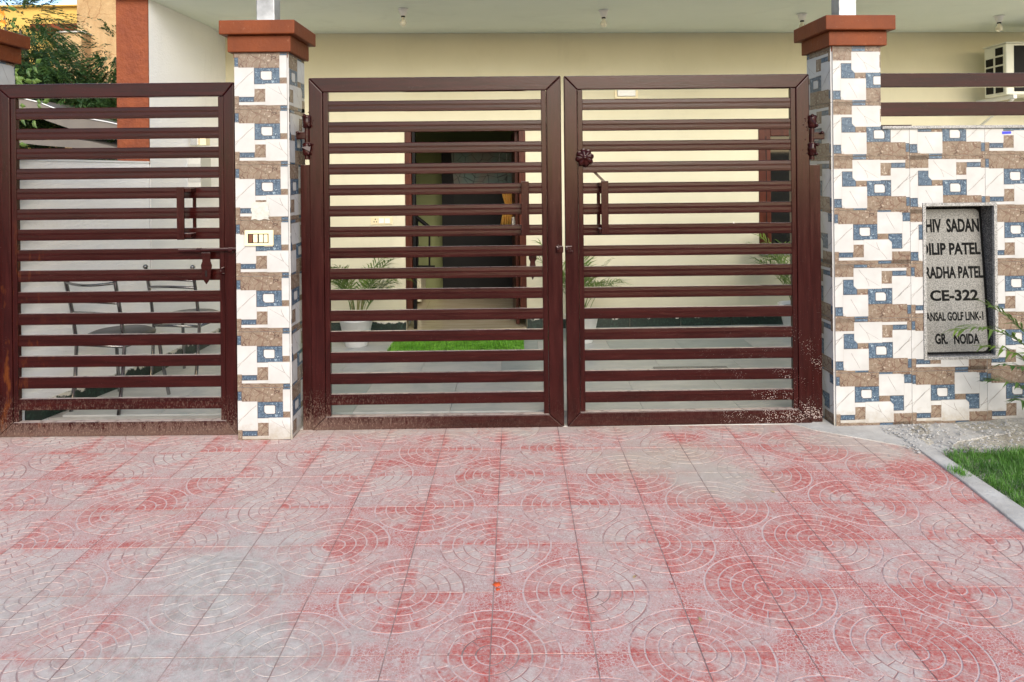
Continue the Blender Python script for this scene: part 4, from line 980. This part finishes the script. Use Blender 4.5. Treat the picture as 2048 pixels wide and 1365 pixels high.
# trees beyond the garden wall
def spray(b,p,d,L,rr,n=9,ll=.05,lw=.0075):
    d=d.normalized(); sd=d.cross(Vector((0,0,1))); sd=sd.normalized() if sd.length>.1 else Vector((1,0,0))
    for k in range(n):
        t=(k+1)/n; P=p+d*L*t+Vector((0,0,-.35*L*t*t)); l=ll*(1.1-.5*t)*rr.uniform(.8,1.2)
        for s in(-1,1):
            e=(d*.75+sd*s*.8+Vector((0,0,rr.uniform(-.5,.15)))).normalized(); w_=e.cross(Vector((rr.uniform(-.6,.6),rr.uniform(-.6,.6),1))).normalized()*lw
            m=P+e*l*.5; c=P+e*l+d*l*.25+Vector((0,0,-.15*l)); b.add([P,m+w_,c,m-w_],[(0,1,2,3)],0)
def tree(label,x,y,blobs,ztrunk,seed,name='neem_tree'):
    t=thing(name,label,'tree',(x,y,-.06)); rr=random.Random(seed)
    m=MB(); m.tube([(x,y,-.06),(x+.04,y,1.0),(x+.02,y,ztrunk)],[.09,.07,.05],9)
    m.build('trunk',M_bark,t)
    b=MB()
    for (cx,cy,cz,rx,rz,n) in blobs:
        m=MB(); m.tube([(x+.02,y,ztrunk-.15),((x+cx)/2+.05,(y+cy)/2,(ztrunk+cz)/2),(cx,cy,cz)],[.045,.03,.012],7); m.build('limb',M_bark,t)
        for _ in range(n):
            v=Vector((rr.gauss(0,1),rr.gauss(0,1),rr.gauss(0,1))).normalized()*rr.uniform(.25,1)**.5
            if mn.noise(Vector((v.x*2+cx,v.y*2,v.z*2+cz)))<-.22: continue
            p=Vector((cx+v.x*rx,cy+v.y*rx,cz+v.z*rz)); d=v+Vector((0,0,-.25))
            spray(b,p,d,rr.uniform(.14,.30),rr)
    b.build('crown',M_leafd,t)
Pz=lambda px,py,Y:W(px,py,Y)
a=Pz(40,60,7.2);c=Pz(75,130,6.6);d=Pz(20,150,6.4);e=Pz(120,150,7.0)
tree('leafy tree at the top left corner in front of the yellow building',-4.9,7.2,[(a.x,7.2,a.z,.42,.42,520),(c.x,6.6,c.z,.30,.26,420),(d.x-.1,6.4,d.z,.35,.25,420),(e.x,7.0,e.z,.26,.13,240)],1.9,21)
a=Pz(215,175,7.0);c=Pz(232,120,7.0)
tree('smaller feathery tree beside the orange column',-4.0,7.2,[(a.x,7.0,a.z,.24,.22,330),(c.x,7.0,c.z,.17,.3,160),(Pz(190,205,7).x,7.0,Pz(190,205,7).z,.25,.14,200)],1.9,33)
hg=thing('hedge_bush','dark leafy bush seen between the top slats of the small gate','bush',(-4.6,6.9,-.06)); b=MB(); rr=random.Random(9)
for _ in range(1500):
    p=Pz(rr.uniform(-30,238),rr.uniform(185,330),rr.uniform(6.3,7.3)); spray(b,p,Vector((rr.gauss(0,1),rr.gauss(0,1),rr.gauss(0,.6))),rr.uniform(.12,.25),rr)
b.build('foliage',M_leafd,hg)
for k in range(5): m=MB(); x=-5.2+k*.33; m.tube([(x,6.9,-.06),(x+.05,6.9,1.2),(x,6.9,1.9)],[.03,.022,.012],6); m.build('stem',M_bark,hg)
# broad leaves and orange blooms by the far-left cap
fb_=thing('flowering_shrub','broad leaved shrub with orange flowers behind the left edge pillar','shrub',(-3.75,5.3,-.06)); b=MB(); rr=random.Random(4)
for x_,y_ in ((28,148),(35,160),(50,163),(62,166),(26,165),(20,20),(25,45),(40,215),(60,245),(45,235),(38,285),(75,205),(90,210),(33,155),(68,128),(55,140)):
    for _ in range(2):
        p=Pz(x_+rr.uniform(-6,6),y_+rr.uniform(-5,5),5.3); an=rr.uniform(-.9,.6); d=Vector((math.cos(an),-.3,math.sin(an))); n_=Vector((-math.sin(an),-.2,math.cos(an)))*.018; L=rr.uniform(.05,.10)
        b.add([p,p+d*L*.4+n_,p+d*L+Vector((0,0,-.01)),p+d*L*.4-n_,p+d*L*.45+Vector((0,-.008,0))],[(0,4,1),(1,4,2),(2,4,3),(3,4,0)])
b.build('foliage',M_palm,fb_)
m=MB(); m.tube([(-3.75,5.3,-.06),(-3.78,5.3,1.4),(Pz(20,150,5.3).x,5.3,Pz(20,150,5.3).z),(Pz(8,40,5.3).x,5.3,Pz(8,30,5.3).z)],[.02,.015,.009,.006],6); m.build('stem',M_bark,fb_)
fl=mixed('orange_petal',(.75,.20,.02),(.85,.35,.03),sc=20,rough=.5)
for x_,y_ in((6,30),(8,48),(2,118)):
    p=Pz(x_,y_,5.2); m=MB(); m.T=Matrix.Translation(p)
    for k in range(7):
        a=k*2*PI/7; m.add([(0,0,0),(.02*math.cos(a-.4),-.012,.02*math.sin(a-.4)),(.036*math.cos(a),-.02,.036*math.sin(a)),(.02*math.cos(a+.4),-.012,.02*math.sin(a+.4))],[(0,1,2,3)])
    m.build('flower',fl,fb_)
# curved awning strips beyond the wall
aw=thing('curved_awning','pair of curved dark metal awning strips with white edges beyond the garden wall','awning',(-4.0,5.7,1.9))
M_aw=mixed('taupe_metal',(.13,.11,.095),(.17,.145,.12),rough=.5)
def strip(pts,th,edge=True):
    P=[Pz(x,y,5.9) for x,y in pts]; b=MB(); vs=[];fs=[]
    for p,h in zip(P,th):
        z2=h*5.9/F
        vs+=[(p.x,5.9,p.z),(p.x,5.9,p.z-z2),(p.x-.2,6.7,p.z+.05),(p.x-.2,6.7,p.z-z2+.05)]
    for i in range(len(P)-1):
        a=4*i;fs+=[(a,a+1,a+5,a+4),(a,a+4,a+6,a+2),(a+1,a+3,a+7,a+5),(a+2,a+6,a+7,a+3)]
    b.add(vs,fs); s=b.build('strip',M_aw,aw)
    if edge: m=MB(); m.tube([(p.x,5.89,p.z+.004) for p in P],.005,6); m.build('rim',M_wplast,s)
strip([(-20,196),(20,197),(50,199),(80,206),(105,216),(140,228),(175,238),(215,245),(255,254)],[30,30,30,31,30,30,26,17,5])
strip([(-20,272),(30,277),(80,278),(145,279),(180,283),(220,292),(250,300)],[4,8,13,17,17,9,2],False)
# yellow building
yh=thing('yellow_building','sunlit yellow building with weathered brown wall behind the trees','building',(-10,14,-.06))
M_yel=plaster('yellow_paint',(.48,.31,.07),(.56,.38,.10),.004,20,.3)
g=G('weathered_brown_plaster'); p=g.pos(); n1=g.noise(g.map(p,(1,1,.7)),1.6,7,.7,.7); c_=g.mix(g.mr(n1,.35,.65),(.30,.18,.08),(.46,.32,.165)); e=g.mr(g.vor(g.n('ShaderNodeVectorMath',_operation='ADD',i0=p,i1=g.n('ShaderNodeVectorMath',_operation='SCALE',i0=g.n('ShaderNodeTexNoise',Vector=p,Scale=3.).outputs[1],Scale=.5).outputs[0]).outputs[0],1.6),0,.02)
c_=g.mix(e,(.25,.14,.06),c_); g.bump(g.noise(p,9,6,.7),.8,.03); M_brn=g.out(c_,.95)
def fbx(px0,py0,px1,py1,Y,dp,name,mat,zb=None):
    A=W(px0,py1,Y);B=W(px1,py0,Y); b=MB(); b.box(A.x,B.x,Y,Y+dp,A.z if zb is None else zb,B.z); return b.build(name,mat,yh)
fbx(-120,13,175,900,14.4,3,'wall',M_yel,-.06)
fbx(-130,9,168,15,14.3,3.2,'parapet_cap',M_yel)
fbx(60,47,163,60,13.95,.45,'ledge',M_orange)
fbx(163,-420,420,900,13.9,3,'stair_tower',M_brn,-.06)
fbx(115,65,162.5,900,13.6,.8,'side_block',M_brn,-.06)
fbx(113,62,163,65,13.55,.9,'block_coping',M_conc)
